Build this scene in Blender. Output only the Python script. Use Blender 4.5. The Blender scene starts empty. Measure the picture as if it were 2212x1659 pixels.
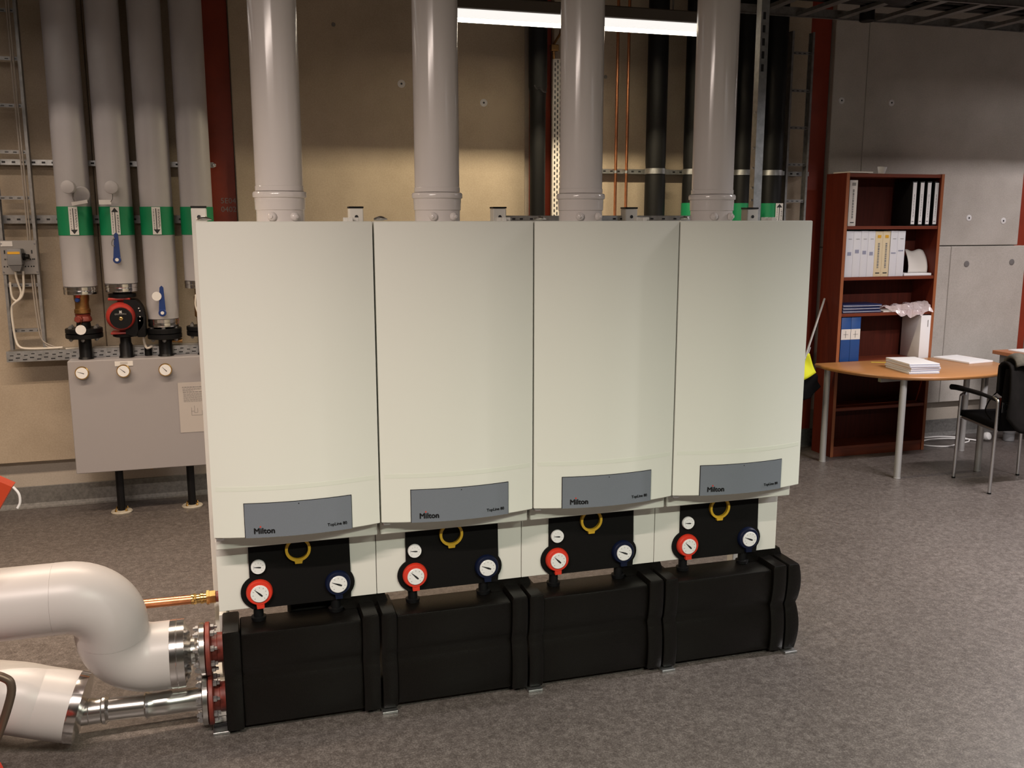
import bpy, bmesh, math, random
from mathutils import Vector, Matrix
random.seed(7)
S = bpy.context.scene
COL = S.collection
PI = math.pi

# ------------------------------------------------------------------ camera, world, lights, exposure
cam = bpy.data.cameras.new('camera')
co = bpy.data.objects.new('camera', cam)
COL.objects.link(co)
S.camera = co
cam.sensor_fit = 'HORIZONTAL'
cam.sensor_width = 36.0
cam.lens = 36.0 * 2022.6 / 2212.0
cam.clip_start = 0.05
_p, _r, _y = math.radians(10.077), math.radians(-0.037), math.radians(73.35)
fw = Vector((math.cos(_y) * math.cos(_p), math.sin(_y) * math.cos(_p), -math.sin(_p)))
rt = Vector((math.sin(_y), -math.cos(_y), 0))
up = rt.cross(fw)
r2 = rt * math.cos(_r) + up * math.sin(_r)
u2 = up * math.cos(_r) - rt * math.sin(_r)
M = Matrix((r2, u2, -fw)).transposed().to_4x4()
M.translation = Vector((0, 0, 1.7))
co.matrix_world = M

w = bpy.data.worlds.new('world')
S.world = w
w.use_nodes = True
w.node_tree.nodes['Background'].inputs[0].default_value = (0.9, 0.92, 1.0, 1)
w.node_tree.nodes['Background'].inputs[1].default_value = 0.0
vs = S.view_settings
vs.view_transform = 'Standard'
vs.look = 'None'
vs.gamma = 1.0
vs.use_curve_mapping = False
vs.exposure = -0.10

# luminaires: (x start, length, y, z, watts, light spread in degrees, colour)
LUM_Z = 2.73
LUMINAIRES = [
    # x0, length, y, watts, spread (None: tube shaded by the skirts alone), colour, label
    (1.10, 1.58, 5.0, 46, None, (1.0, 0.83, 0.56), 'white fluorescent strip light glowing behind the flue pipes above the boilers'),
    (-2.35, 1.58, 5.0, 9, None, (1.0, 0.82, 0.68), 'strip light hung in front of the four grey insulated pipes'),
    (5.30, 1.58, 5.0, 22, None, (1.0, 0.92, 0.92), 'strip light hung over the second desk'),
    (-2.9, 1.58, 4.0, 42, 152, (1.0, 0.76, 0.55), 'strip light hung left of the boiler row, near the insulated pipes'),
    (-1.35, 1.58, 4.15, 34, 112, (1.0, 0.80, 0.62), 'added, unseen strip light over the floor between the first boiler and the manifold cabinet'),  # unseen lamp, added to brighten the floor behind the first boiler
    (3.9, 1.58, 2.9, 170, 154, (1.0, 0.93, 0.92), 'strip light hung over the open floor past the fourth boiler'),
    (-1.75, 1.58, 1.0, 115, 176, (1.0, 0.84, 0.75), 'strip light hung over the floor left of the viewer'),
    (0.75, 1.58, -0.3, 160, 148, (0.96, 1.0, 0.82), 'strip light hung over the viewer before the middle boilers'),
    (3.3, 1.58, -0.2, 62, 166, (1.0, 0.97, 0.97), 'strip light hung over the floor right of the viewer'),
]

# ------------------------------------------------------------------ helpers
ORG = {}
STUFF_PARTS = {'slots', 'scale_marks', 'small_print', 'spine_print', 'diagram'}   # print and perforations too small to pick apart

class MB:
    """collects shapes in world coordinates; becomes ONE mesh object"""
    def __init__(s):
        s.bm = bmesh.new()
    def _add(s, verts, faces):
        vv = [s.bm.verts.new(v) for v in verts]
        out = []
        for f in faces:
            try:
                out.append(s.bm.faces.new([vv[i] for i in f]))
            except ValueError:
                pass
        return vv, out
    def box(s, x0, x1, y0, y1, z0, z1, bev=0, seg=1, mat=None):
        vs_ = [(x0, y0, z0), (x1, y0, z0), (x1, y1, z0), (x0, y1, z0), (x0, y0, z1), (x1, y0, z1), (x1, y1, z1), (x0, y1, z1)]
        fs = [(0, 3, 2, 1), (4, 5, 6, 7), (0, 1, 5, 4), (1, 2, 6, 5), (2, 3, 7, 6), (3, 0, 4, 7)]
        tb = bmesh.new()
        vv = [tb.verts.new(v) for v in vs_]
        for f in fs:
            tb.faces.new([vv[i] for i in f])
        if bev:
            bmesh.ops.bevel(tb, geom=tb.edges[:], offset=bev, segments=seg, affect='EDGES', profile=0.5)
        if mat is not None:
            tb.transform(mat)
        s._merge(tb)
        return s
    def _merge(s, tb):
        tb.verts.index_update()
        vv = [s.bm.verts.new(v.co) for v in tb.verts]
        for f in tb.faces:
            try:
                s.bm.faces.new([vv[v.index] for v in f.verts])
            except ValueError:
                pass
        tb.free()
    def frames(s, path):
        P = [Vector(p) for p in path]
        T = []
        for i in range(len(P)):
            a = P[max(i - 1, 0)]; b = P[min(i + 1, len(P) - 1)]
            T.append((b - a).normalized())
        ref = Vector((0, 0, 1)) if abs(T[0].z) < 0.9 else Vector((0, 1, 0))
        n = (ref - T[0] * ref.dot(T[0])).normalized()
        out = []
        for i in range(len(P)):
            n = (n - T[i] * n.dot(T[i])).normalized()
            out.append((P[i], n, T[i].cross(n)))
        return out
    def tube(s, path, r, n=16, caps=True):
        """sweep; r a number or one per point"""
        fr = s.frames(path)
        rings = []
        for i, (p, a, b) in enumerate(fr):
            rr = r[i] if isinstance(r, (list, tuple)) else r
            rings.append([s.bm.verts.new(p + (a * math.cos(2 * PI * k / n) + b * math.sin(2 * PI * k / n)) * rr) for k in range(n)])
        for i in range(len(rings) - 1):
            for k in range(n):
                s.bm.faces.new((rings[i][k], rings[i][(k + 1) % n], rings[i + 1][(k + 1) % n], rings[i + 1][k]))
        if caps:
            s.bm.faces.new(rings[0][::-1]); s.bm.faces.new(rings[-1])
        return s
    def lathe(s, c, axis, prof, n=24, caps=True):
        """prof: list of (distance along axis, radius)"""
        ax = Vector(axis).normalized()
        ref = Vector((0, 0, 1)) if abs(ax.z) < 0.9 else Vector((0, 1, 0))
        a = (ref - ax * ref.dot(ax)).normalized(); b = ax.cross(a)
        c = Vector(c); rings = []
        for d, r in prof:
            r = max(r, 1e-5)
            rings.append([s.bm.verts.new(c + ax * d + (a * math.cos(2 * PI * k / n) + b * math.sin(2 * PI * k / n)) * r) for k in range(n)])
        for i in range(len(rings) - 1):
            for k in range(n):
                s.bm.faces.new((rings[i][k], rings[i][(k + 1) % n], rings[i + 1][(k + 1) % n], rings[i + 1][k]))
        if caps:
            s.bm.faces.new(rings[0][::-1]); s.bm.faces.new(rings[-1])
        return s
    def prism(s, pts, d):
        """planar outline (3-D points) pushed by vector d"""
        d = Vector(d)
        a = [s.bm.verts.new(Vector(p)) for p in pts]
        b = [s.bm.verts.new(Vector(p) + d) for p in pts]
        n = len(pts)
        s.bm.faces.new(a[::-1]); s.bm.faces.new(b)
        for i in range(n):
            s.bm.faces.new((a[i], a[(i + 1) % n], b[(i + 1) % n], b[i]))
        return s
    def ring_plate(s, c, axis, ro, ri, t, n=28):
        s.lathe(c, axis, [(0, ri), (0, ro), (t, ro), (t, ri), (0, ri)], n, caps=False)
        return s
    def loft(s, rings, caps=True):
        R = [[s.bm.verts.new(Vector(p)) for p in r] for r in rings]
        n = len(R[0])
        for i in range(len(R) - 1):
            for k in range(n):
                s.bm.faces.new((R[i][k], R[i][(k + 1) % n], R[i + 1][(k + 1) % n], R[i + 1][k]))
        if caps:
            s.bm.faces.new(R[0][::-1]); s.bm.faces.new(R[-1])
        return s
    def grid(s, fn, nu, nv):
        V = [[s.bm.verts.new(Vector(fn(i / nu, j / nv))) for j in range(nv + 1)] for i in range(nu + 1)]
        for i in range(nu):
            for j in range(nv):
                s.bm.faces.new((V[i][j], V[i + 1][j], V[i + 1][j + 1], V[i][j + 1]))
        return s
    def build(s, name, mat, parent=None, origin=None, smooth=35, solid=0, **props):
        bmesh.ops.recalc_face_normals(s.bm, faces=s.bm.faces[:])
        if origin is None:
            if parent is not None:
                bb = [v.co for v in s.bm.verts]
                lo = Vector((min(v.x for v in bb), min(v.y for v in bb), min(v.z for v in bb)))
                hi = Vector((max(v.x for v in bb), max(v.y for v in bb), max(v.z for v in bb)))
                origin = (lo + hi) / 2
            else:
                bb = [v.co for v in s.bm.verts]
                lo = Vector((min(v.x for v in bb), min(v.y for v in bb), min(v.z for v in bb)))
                hi = Vector((max(v.x for v in bb), max(v.y for v in bb), max(v.z for v in bb)))
                origin = Vector(((lo.x + hi.x) / 2, (lo.y + hi.y) / 2, lo.z))
        origin = Vector(origin)
        me = bpy.data.meshes.new(name)
        for v in s.bm.verts:
            v.co -= origin
        s.bm.to_mesh(me); s.bm.free()
        if smooth:
            for p in me.polygons:
                p.use_smooth = True
            me.set_sharp_from_angle(angle=math.radians(smooth))
        me.materials.append(mat)
        o = bpy.data.objects.new(name, me)
        COL.objects.link(o)
        ORG[o] = origin
        if parent is not None:
            o.parent = parent
            o.location = origin - ORG[parent]
        else:
            o.location = origin
        if solid:
            m = o.modifiers.new('thickness', 'SOLIDIFY'); m.thickness = solid; m.offset = 0
        if name in STUFF_PARTS:
            o['kind'] = 'stuff'
        for k, v in props.items():
            o[k] = v
        return o

def thing(name, label, cat, loc, group=None):
    o = bpy.data.objects.new(name, None)
    o.empty_display_size = 0.1
    COL.objects.link(o)
    o.location = loc
    ORG[o] = Vector(loc)
    o['label'] = label; o['category'] = cat
    if group:
        o['group'] = group
    return o

def tag(o, label, cat, group=None):
    o['label'] = label; o['category'] = cat
    if group:
        o['group'] = group
    return o

def struct(o):
    o['kind'] = 'structure'
    return o

def dup(root, d, label, extra=None):
    """copy of a thing with copies of its parts and sub-parts, moved by d"""
    r = root.copy(); COL.objects.link(r)
    r.location = root.location + Vector(d)
    r['label'] = label
    ORG[r] = ORG[root] + Vector(d)
    for ch in list(root.children):
        c = ch.copy(); COL.objects.link(c); c.parent = r
        ORG[c] = ORG[ch] + Vector(d)
        for g in list(ch.children):
            e = g.copy(); COL.objects.link(e); e.parent = c
            ORG[e] = ORG[g] + Vector(d)
    return r

def text_part(name, txt, size, mat, parent, origin, ux, uz, bold=0.0, t=0.0006, shear=0):
    """flat print: lettering laid in the plane of ux, uz"""
    cu = bpy.data.curves.new(name, 'FONT')
    cu.body = txt; cu.size = size; cu.extrude = t; cu.shear = shear
    cu.resolution_u = 3
    tmp = bpy.data.objects.new('tmp', cu)
    COL.objects.link(tmp)
    dg = bpy.context.evaluated_depsgraph_get(); dg.update()
    me = bpy.data.meshes.new_from_object(tmp.evaluated_get(dg))
    bpy.data.objects.remove(tmp)
    ux = Vector(ux).normalized(); uz = Vector(uz).normalized(); n = ux.cross(uz)
    R = Matrix((ux, uz, n)).transposed().to_4x4()
    if bold:                        # heavier strokes: the outline laid down a few times, slightly shifted
        tb = bmesh.new()
        for dx, dy in ((-bold, 0), (bold, 0), (0, bold), (0, -bold), (bold * 0.4, 0)):
            n0 = len(tb.verts); tb.from_mesh(me); tb.verts.ensure_lookup_table()
            bmesh.ops.translate(tb, verts=tb.verts[n0:], vec=(dx, dy, 0))
        tb.to_mesh(me); tb.free()
    me.transform(R)
    me.materials.clear(); me.materials.append(mat)
    o = bpy.data.objects.new(name, me)
    COL.objects.link(o)
    ORG[o] = Vector(origin)
    o.parent = parent
    o.location = Vector(origin) - ORG[parent]
    return o

def arc(c, u, v, r, a0, a1, n):
    c = Vector(c); u = Vector(u); v = Vector(v)
    return [c + (u * math.cos(a0 + (a1 - a0) * i / n) + v * math.sin(a0 + (a1 - a0) * i / n)) * r for i in range(n + 1)]

def smoothpath(pts, k=6):
    P = [Vector(p) for p in pts]
    out = []
    for i in range(len(P) - 1):
        p0 = P[max(i - 1, 0)]; p1 = P[i]; p2 = P[i + 1]; p3 = P[min(i + 2, len(P) - 1)]
        for j in range(k):
            t = j / k
            out.append(0.5 * ((2 * p1) + (p2 - p0) * t + (2 * p0 - 5 * p1 + 4 * p2 - p3) * t * t + (3 * p1 - p0 - 3 * p2 + p3) * t ** 3))
    out.append(P[-1])
    return out

# ------------------------------------------------------------------ materials
def mat(name, col, rough=0.5, metal=0.0, noise=0.0, nscale=20, bump=0.0, bscale=200, coat=0, spec=0.5, col2=None, alpha=1, trans=0, aniso=None):
    m = bpy.data.materials.new(name)
    m.use_nodes = True
    nt = m.node_tree; b = nt.nodes['Principled BSDF']
    b.inputs['Base Color'].default_value = (*col, 1)
    b.inputs['Roughness'].default_value = rough
    b.inputs['Metallic'].default_value = metal
    b.inputs['Specular IOR Level'].default_value = spec
    if coat:
        b.inputs['Coat Weight'].default_value = coat
        b.inputs['Coat Roughness'].default_value = 0.08
    if trans:
        b.inputs['Transmission Weight'].default_value = trans
    if alpha < 1:
        b.inputs['Alpha'].default_value = alpha
    if noise or bump:
        tc = nt.nodes.new('ShaderNodeTexCoord')
    if noise:
        nz = nt.nodes.new('ShaderNodeTexNoise')
        nz.inputs['Scale'].default_value = nscale
        nz.inputs['Detail'].default_value = 6
        nz.inputs['Roughness'].default_value = 0.6
        nt.links.new(tc.outputs['Object'], nz.inputs['Vector'])
        cr = nt.nodes.new('ShaderNodeValToRGB')
        c2 = col2 or tuple(c * (1 - noise) for c in col)
        cr.color_ramp.elements[0].position = 0.3
        cr.color_ramp.elements[1].position = 0.7
        cr.color_ramp.elements[0].color = (*c2, 1)
        cr.color_ramp.elements[1].color = (*[min(1, c * (1 + noise * 0.5)) for c in col], 1)
        nt.links.new(nz.outputs['Fac'], cr.inputs['Fac'])
        nt.links.new(cr.outputs['Color'], b.inputs['Base Color'])
    if bump:
        n2 = nt.nodes.new('ShaderNodeTexNoise')
        n2.inputs['Scale'].default_value = bscale
        n2.inputs['Detail'].default_value = 4
        nt.links.new(tc.outputs['Object'], n2.inputs['Vector'])
        bp = nt.nodes.new('ShaderNodeBump')
        bp.inputs['Strength'].default_value = bump
        bp.inputs['Distance'].default_value = 0.002
        nt.links.new(n2.outputs['Fac'], bp.inputs['Height'])
        nt.links.new(bp.outputs['Normal'], b.inputs['Normal'])
    return m

def emis(name, col, st):
    m = bpy.data.materials.new(name)
    m.use_nodes = True
    b = m.node_tree.nodes['Principled BSDF']
    b.inputs['Base Color'].default_value = (0.9, 0.9, 0.88, 1)
    b.inputs['Emission Color'].default_value = (*col, 1)
    b.inputs['Emission Strength'].default_value = st
    return m

def wood(name, c1, c2, rough=0.35, scale=(1.5, 30, 30), spec=0.5):
    m = bpy.data.materials.new(name); m.use_nodes = True
    nt = m.node_tree; b = nt.nodes['Principled BSDF']
    tc = nt.nodes.new('ShaderNodeTexCoord'); mp = nt.nodes.new('ShaderNodeMapping')
    mp.inputs['Scale'].default_value = scale
    nz = nt.nodes.new('ShaderNodeTexNoise'); nz.inputs['Scale'].default_value = 3; nz.inputs['Detail'].default_value = 8
    cr = nt.nodes.new('ShaderNodeValToRGB')
    cr.color_ramp.elements[0].position = 0.3; cr.color_ramp.elements[1].position = 0.72
    cr.color_ramp.elements[0].color = (*c1, 1); cr.color_ramp.elements[1].color = (*c2, 1)
    nt.links.new(tc.outputs['Object'], mp.inputs['Vector']); nt.links.new(mp.outputs['Vector'], nz.inputs['Vector'])
    nt.links.new(nz.outputs['Fac'], cr.inputs['Fac']); nt.links.new(cr.outputs['Color'], b.inputs['Base Color'])
    b.inputs['Roughness'].default_value = rough
    b.inputs['Specular IOR Level'].default_value = spec
    return m

def floor_mat():
    """grey speckled sheet flooring"""
    m = bpy.data.materials.new('speckled_vinyl'); m.use_nodes = True
    nt = m.node_tree; b = nt.nodes['Principled BSDF']
    tc = nt.nodes.new('ShaderNodeTexCoord')
    a = nt.nodes.new('ShaderNodeTexNoise'); a.inputs['Scale'].default_value = 45; a.inputs['Detail'].default_value = 7; a.inputs['Roughness'].default_value = 0.72
    c = nt.nodes.new('ShaderNodeTexNoise'); c.inputs['Scale'].default_value = 190; c.inputs['Detail'].default_value = 3
    l = nt.nodes.new('ShaderNodeTexNoise'); l.inputs['Scale'].default_value = 1.3; l.inputs['Detail'].default_value = 3
    for n in (a, c, l):
        nt.links.new(tc.outputs['Object'], n.inputs['Vector'])
    mx = nt.nodes.new('ShaderNodeMix'); mx.data_type = 'FLOAT'; mx.inputs[0].default_value = 0.45
    nt.links.new(a.outputs['Fac'], mx.inputs[2]); nt.links.new(c.outputs['Fac'], mx.inputs[3])
    cr = nt.nodes.new('ShaderNodeValToRGB')
    e = cr.color_ramp.elements
    e[0].position = 0.36; e[0].color = (0.050, 0.041, 0.037, 1)
    e[1].position = 0.62; e[1].color = (0.165, 0.146, 0.135, 1)
    k = e.new(0.5); k.color = (0.098, 0.084, 0.077, 1)
    nt.links.new(mx.outputs[0], cr.inputs['Fac'])
    mm = nt.nodes.new('ShaderNodeMix'); mm.data_type = 'RGBA'; mm.blend_type = 'MULTIPLY'; mm.inputs[0].default_value = 0.35
    cr2 = nt.nodes.new('ShaderNodeValToRGB')
    cr2.color_ramp.elements[0].position = 0.35; cr2.color_ramp.elements[0].color = (0.72, 0.72, 0.72, 1)
    cr2.color_ramp.elements[1].position = 0.65; cr2.color_ramp.elements[1].color = (1, 1, 1, 1)
    nt.links.new(l.outputs['Fac'], cr2.inputs['Fac'])
    nt.links.new(cr.outputs['Color'], mm.inputs[6]); nt.links.new(cr2.outputs['Color'], mm.inputs[7])
    nt.links.new(mm.outputs[2], b.inputs['Base Color'])
    b.inputs['Roughness'].default_value = 0.40
    b.inputs['Specular IOR Level'].default_value = 0.5
    bp = nt.nodes.new('ShaderNodeBump'); bp.inputs['Strength'].default_value = 0.12; bp.inputs['Distance'].default_value = 0.001
    nt.links.new(c.outputs['Fac'], bp.inputs['Height']); nt.links.new(bp.outputs['Normal'], b.inputs['Normal'])
    return m

def concrete_mat(name, c1, c2):
    m = bpy.data.materials.new(name); m.use_nodes = True
    nt = m.node_tree; b = nt.nodes['Principled BSDF']
    tc = nt.nodes.new('ShaderNodeTexCoord')
    a = nt.nodes.new('ShaderNodeTexNoise'); a.inputs['Scale'].default_value = 2.2; a.inputs['Detail'].default_value = 9; a.inputs['Roughness'].default_value = 0.62
    c = nt.nodes.new('ShaderNodeTexNoise'); c.inputs['Scale'].default_value = 120; c.inputs['Detail'].default_value = 4
    for n in (a, c):
        nt.links.new(tc.outputs['Object'], n.inputs['Vector'])
    mx = nt.nodes.new('ShaderNodeMix'); mx.data_type = 'FLOAT'; mx.inputs[0].default_value = 0.35
    nt.links.new(a.outputs['Fac'], mx.inputs[2]); nt.links.new(c.outputs['Fac'], mx.inputs[3])
    cr = nt.nodes.new('ShaderNodeValToRGB')
    cr.color_ramp.elements[0].position = 0.36; cr.color_ramp.elements[0].color = (*c1, 1)
    cr.color_ramp.elements[1].position = 0.6; cr.color_ramp.elements[1].color = (*c2, 1)
    nt.links.new(mx.outputs[0], cr.inputs['Fac']); nt.links.new(cr.outputs['Color'], b.inputs['Base Color'])
    b.inputs['Roughness'].default_value = 0.85
    bp = nt.nodes.new('ShaderNodeBump'); bp.inputs['Strength'].default_value = 0.15; bp.inputs['Distance'].default_value = 0.002
    nt.links.new(c.outputs['Fac'], bp.inputs['Height']); nt.links.new(bp.outputs['Normal'], b.inputs['Normal'])
    return m

M_FLOOR = floor_mat()
M_CONC = concrete_mat('concrete_panel', (0.365, 0.335, 0.298), (0.47, 0.438, 0.40))
M_CONCTAN = concrete_mat('tan_concrete_panel', (0.35, 0.285, 0.210), (0.45, 0.372, 0.282))
M_CONC2 = concrete_mat('concrete_base', (0.40, 0.35, 0.295), (0.50, 0.45, 0.39))
M_CEIL = mat('ceiling_board', (0.24, 0.20, 0.16), 0.9, noise=0.12, nscale=3)
M_SKIRT = mat('skirting_vinyl', (0.155, 0.150, 0.142), 0.5, noise=0.35, nscale=60)
M_RED = mat('red_oxide_paint', (0.25, 0.030, 0.010), 0.55, noise=0.2, nscale=5)
M_WHITE = mat('white_enamel', (0.715, 0.725, 0.66), 0.33, spec=0.5, bump=0.02, bscale=350)
M_WHITE2 = mat('white_powder_coat', (0.70, 0.69, 0.64), 0.45)
M_FLUE = mat('white_flue_plastic', (0.70, 0.66, 0.63), 0.16, spec=0.55)
M_GREYPANEL = mat('grey_blue_panel', (0.165, 0.185, 0.215), 0.32, noise=0.06, nscale=400)
M_BLACK = mat('black_foam', (0.0045, 0.004, 0.0038), 0.75, bump=0.25, bscale=260, spec=0.15)
M_EPP = mat('black_moulded_foam', (0.0042, 0.0034, 0.0027), 0.34, noise=0.5, nscale=250, bump=0.35, bscale=300, spec=0.26)
M_BLK = mat('black_rubber', (0.006, 0.006, 0.006), 0.5, spec=0.25)
M_BLKGLOSS = mat('black_plastic', (0.006, 0.006, 0.0065), 0.4, spec=0.25)
M_REDP = mat('red_plastic', (0.62, 0.035, 0.015), 0.4)
M_BLUEP = mat('dark_blue_plastic', (0.0035, 0.007, 0.026), 0.45, spec=0.25)
M_YEL = mat('yellow_plastic', (0.62, 0.37, 0.02), 0.45)
M_DIAL = mat('dial_white', (0.78, 0.78, 0.77), 0.35, coat=0.5)
M_INK = mat('black_ink', (0.01, 0.01, 0.012), 0.5)
M_GREYINK = mat('grey_print', (0.22, 0.21, 0.20), 0.6)
M_BLUEINK = mat('blue_grey_print', (0.27, 0.28, 0.38), 0.6)
M_REDINK = mat('red_ink', (0.6, 0.04, 0.02), 0.5)
M_PVC = mat('grey_white_jacket', (0.45, 0.425, 0.415), 0.38, noise=0.04, nscale=3)
M_PVC2 = mat('light_grey_jacket', (0.41, 0.395, 0.405), 0.42, noise=0.06, nscale=4)
M_ALU = mat('bright_aluminium', (0.80, 0.79, 0.78), 0.16, 1.0)
M_STEEL = mat('press_steel', (0.66, 0.65, 0.63), 0.22, 1.0)
M_GALV = mat('galvanised_steel', (0.52, 0.53, 0.53), 0.42, 1.0, noise=0.25, nscale=40)
M_GALVD = mat('dull_galvanised_steel', (0.30, 0.295, 0.29), 0.5, 0.8, noise=0.25, nscale=30)
M_COPPER = mat('copper', (0.78, 0.33, 0.16), 0.3, 1.0, noise=0.15, nscale=30)
M_BRASS = mat('brass', (0.78, 0.53, 0.20), 0.22, 1.0)
M_BRASSD = mat('dull_brass', (0.40, 0.22, 0.08), 0.4, 0.9, noise=0.3, nscale=40)
M_RUST = mat('red_lead_steel', (0.19, 0.030, 0.019), 0.5, noise=0.3, nscale=25)
M_GREEN = mat('green_tape', (0.005, 0.22, 0.085), 0.45)
M_PAPER = mat('white_paper', (0.74, 0.73, 0.74), 0.75)
M_STONE = mat('dull_foot_plate', (0.36, 0.325, 0.26), 0.6, noise=0.2, nscale=30)
M_PAPERW = mat('warm_paper', (0.66, 0.62, 0.57), 0.75)
M_LABEL = mat('label_white', (0.68, 0.66, 0.64), 0.5)
M_CREAM = mat('cream_card', (0.66, 0.55, 0.36), 0.6)
M_BOOKW = mat('white_binder_card', (0.66, 0.66, 0.70), 0.5)
M_BLUE = mat('blue_binder_card', (0.012, 0.060, 0.22), 0.5)
M_NAVY = mat('navy_folder', (0.010, 0.018, 0.075), 0.4)
M_CASE = wood('shaded_cherry_laminate', (0.080, 0.011, 0.005), (0.115, 0.018, 0.008), 0.45, (18, 18, 1.2), 0.25)  # bookcase sides: colour darkened for the shadow of the boilers
M_CASEH = wood('cherry_laminate_shelf', (0.12, 0.022, 0.009), (0.17, 0.036, 0.014), 0.4, (1.2, 18, 18))
M_BACKB = wood('shaded_cherry_board', (0.045, 0.008, 0.004), (0.07, 0.012, 0.006), 0.5, (18, 18, 1.2), 0.2)  # back board: shade inside the shelves put into the colour
M_EDGE = wood('cherry_edge', (0.24, 0.075, 0.028), (0.31, 0.10, 0.038), 0.4, (18, 18, 1.2))
M_BEECH = wood('beech_laminate', (0.355, 0.160, 0.056), (0.405, 0.188, 0.069), 0.32, (1.5, 14, 14))
M_DESK = wood('desk_edge_wood', (0.36, 0.13, 0.05), (0.44, 0.17, 0.07), 0.4, (1.5, 14, 14))
M_LEG = mat('silver_leg_paint', (0.45, 0.44, 0.43), 0.38, 0.5)
M_CHROME = mat('satin_chrome', (0.62, 0.62, 0.64), 0.28, 1.0)
M_FABRIC = mat('black_fabric', (0.004, 0.0036, 0.004), 0.9, bump=0.3, bscale=500, spec=0.08)
M_JACKET = mat('dark_jacket_cloth', (0.007, 0.006, 0.0055), 0.85, spec=0.1, noise=0.4, nscale=12)
M_COLLAR = mat('olive_grey_fleece', (0.075, 0.066, 0.050), 0.95, noise=0.3, nscale=30)
M_CABLE = mat('white_cable', (0.68, 0.63, 0.55), 0.45)
M_CABLEW = mat('white_extension_cable', (0.75, 0.74, 0.72), 0.45)
M_CABLEG = mat('grey_cable', (0.33, 0.29, 0.25), 0.5)
M_SWITCH = mat('grey_switch_plastic', (0.20, 0.20, 0.205), 0.45)
M_PLATE = mat('grey_mounting_plate', (0.30, 0.285, 0.27), 0.45, 0.3)
M_SIGNY = mat('amber_sign', (0.72, 0.38, 0.02), 0.5)
M_LEVER = mat('blue_lever', (0.010, 0.035, 0.16), 0.35)
M_PUMPR = mat('pump_red', (0.36, 0.030, 0.022), 0.35)
M_CABINET = mat('grey_cabinet_paint', (0.315, 0.295, 0.297), 0.42)
M_HIVIS = mat('fluorescent_yellow_cloth', (0.70, 0.72, 0.02), 0.7)
M_FOIL = mat('clear_plastic_bag', (0.85, 0.72, 0.74), 0.18, alpha=0.55, spec=0.9)
M_CLEAR = mat('clear_plastic', (0.9, 0.9, 0.9), 0.12, alpha=0.4)
M_TAPE = mat('cream_tape', (0.69, 0.715, 0.632), 0.36)
M_TROLLEY = mat('trolley_red_paint', (0.42, 0.045, 0.014), 0.4)
M_ROD = mat('brown_steel_rod', (0.13, 0.095, 0.07), 0.4, 0.7)
M_TUBE = emis('fluorescent_tube', (1.0, 0.97, 0.93), 0.98)
M_LUMI = mat('luminaire_housing', (0.10, 0.085, 0.07), 0.5)
M_PLUG = mat('grout_plug', (0.66, 0.65, 0.65), 0.8)
M_PLUGD = mat('dark_grout_plug', (0.16, 0.15, 0.145), 0.8)
M_DARKWALL = mat('plaster', (0.08, 0.065, 0.05), 0.9)

# ------------------------------------------------------------------ the room
XL, XR, YF, YB, ZC = -3.6, 8.2, -3.6, 5.966, 4.2
b = MB(); b.box(XL, XR, YF, YB, -0.08, 0.0)
struct(b.build('floor', M_FLOOR, smooth=0))
b = MB(); b.box(XL, XR, YF, YB + 0.2, ZC, ZC + 0.1)
struct(b.build('ceiling', M_CEIL, smooth=0))
b = MB(); b.box(XL - 0.12, XL, YF, YB + 0.2, -0.08, ZC)
struct(b.build('wall_left', M_DARKWALL, smooth=0))
b = MB(); b.box(XR, XR + 0.12, YF, YB + 0.2, -0.08, ZC)
struct(b.build('wall_right', M_DARKWALL, smooth=0))
b = MB(); b.box(XL, XR, YF - 0.12, YF, -0.08, ZC)
struct(b.build('wall_front', M_DARKWALL, smooth=0))
b = MB(); b.box(XL, XR, YB, YB + 0.2, -0.08, ZC)
wall = struct(b.build('wall_back', M_CONC2, smooth=0))
b = MB()
b.box(XL, XR, YB - 0.008, YB - 0.0005, 0.0, 0.130, 0.002)
b.prism([(XL, YB - 0.008, 0.0005), (XL, YB - 0.030, 0.0005), (XL, YB - 0.018, 0.008), (XL, YB - 0.008, 0.028)], (XR - XL, 0, 0))
struct(b.build('baseboard_back', M_SKIRT, smooth=0))
PANELS = [(XL, -0.717, 5.90, 0.292, ZC), (-0.714, -0.118, 5.90, 0.292, ZC), (0.060, 1.852, 5.90, 0.292, ZC), (2.045, 3.922, 5.90, 0.292, ZC),
          (4.118, 4.389, 5.90, 1.490, ZC), (4.392, 5.853, 5.90, 1.490, ZC), (4.118, 5.222, 5.888, 0.285, 1.486), (5.225, 5.930, 5.888, 0.285, 1.486),
          (6.05, XR, 5.90, 0.292, ZC)]
for x0, x1, y0, z0, z1 in PANELS:
    b = MB(); b.box(x0, x1, y0, YB - 0.001, z0, z1 - 0.002, 0.004)
    b.build('panel', M_CONCTAN if x1 < 4 else M_CONC, wall, smooth=0)
def plug(x, z, y, m, r=0.022):
    b = MB(); b.lathe((x, y + 0.002, z), (0, -1, 0), [(0, r), (0.004, r), (0.005, r * 0.9), (0.005, r * 0.3), (0.0045, r * 0.28)], 20)
    b.build('tie_hole_plug', m, wall)
    if m is M_PLUG:
        b = MB(); b.lathe((x, y - 0.0032, z), (0, -1, 0), [(0, r * 0.28), (0.0006, r * 0.28)], 12)
        b.build('tie_hole', M_INK, wall)
for x, z in ((1.06, 2.506), (1.58, 2.411), (4.193, 2.512), (4.611, 2.51), (5.372, 1.695), (5.695, 1.673)):
    plug(x, z, 5.90, M_PLUG, 0.024)
for x, z in ((5.375, 1.35), (5.80, 1.358)):
    plug(x, z, 5.888, M_PLUGD, 0.024)
for x, z in ((0.66, 2.828), (1.245, 2.78), (2.4, 2.6)):
    plug(x, z, 5.90, M_PLUGD, 0.012)

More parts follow.
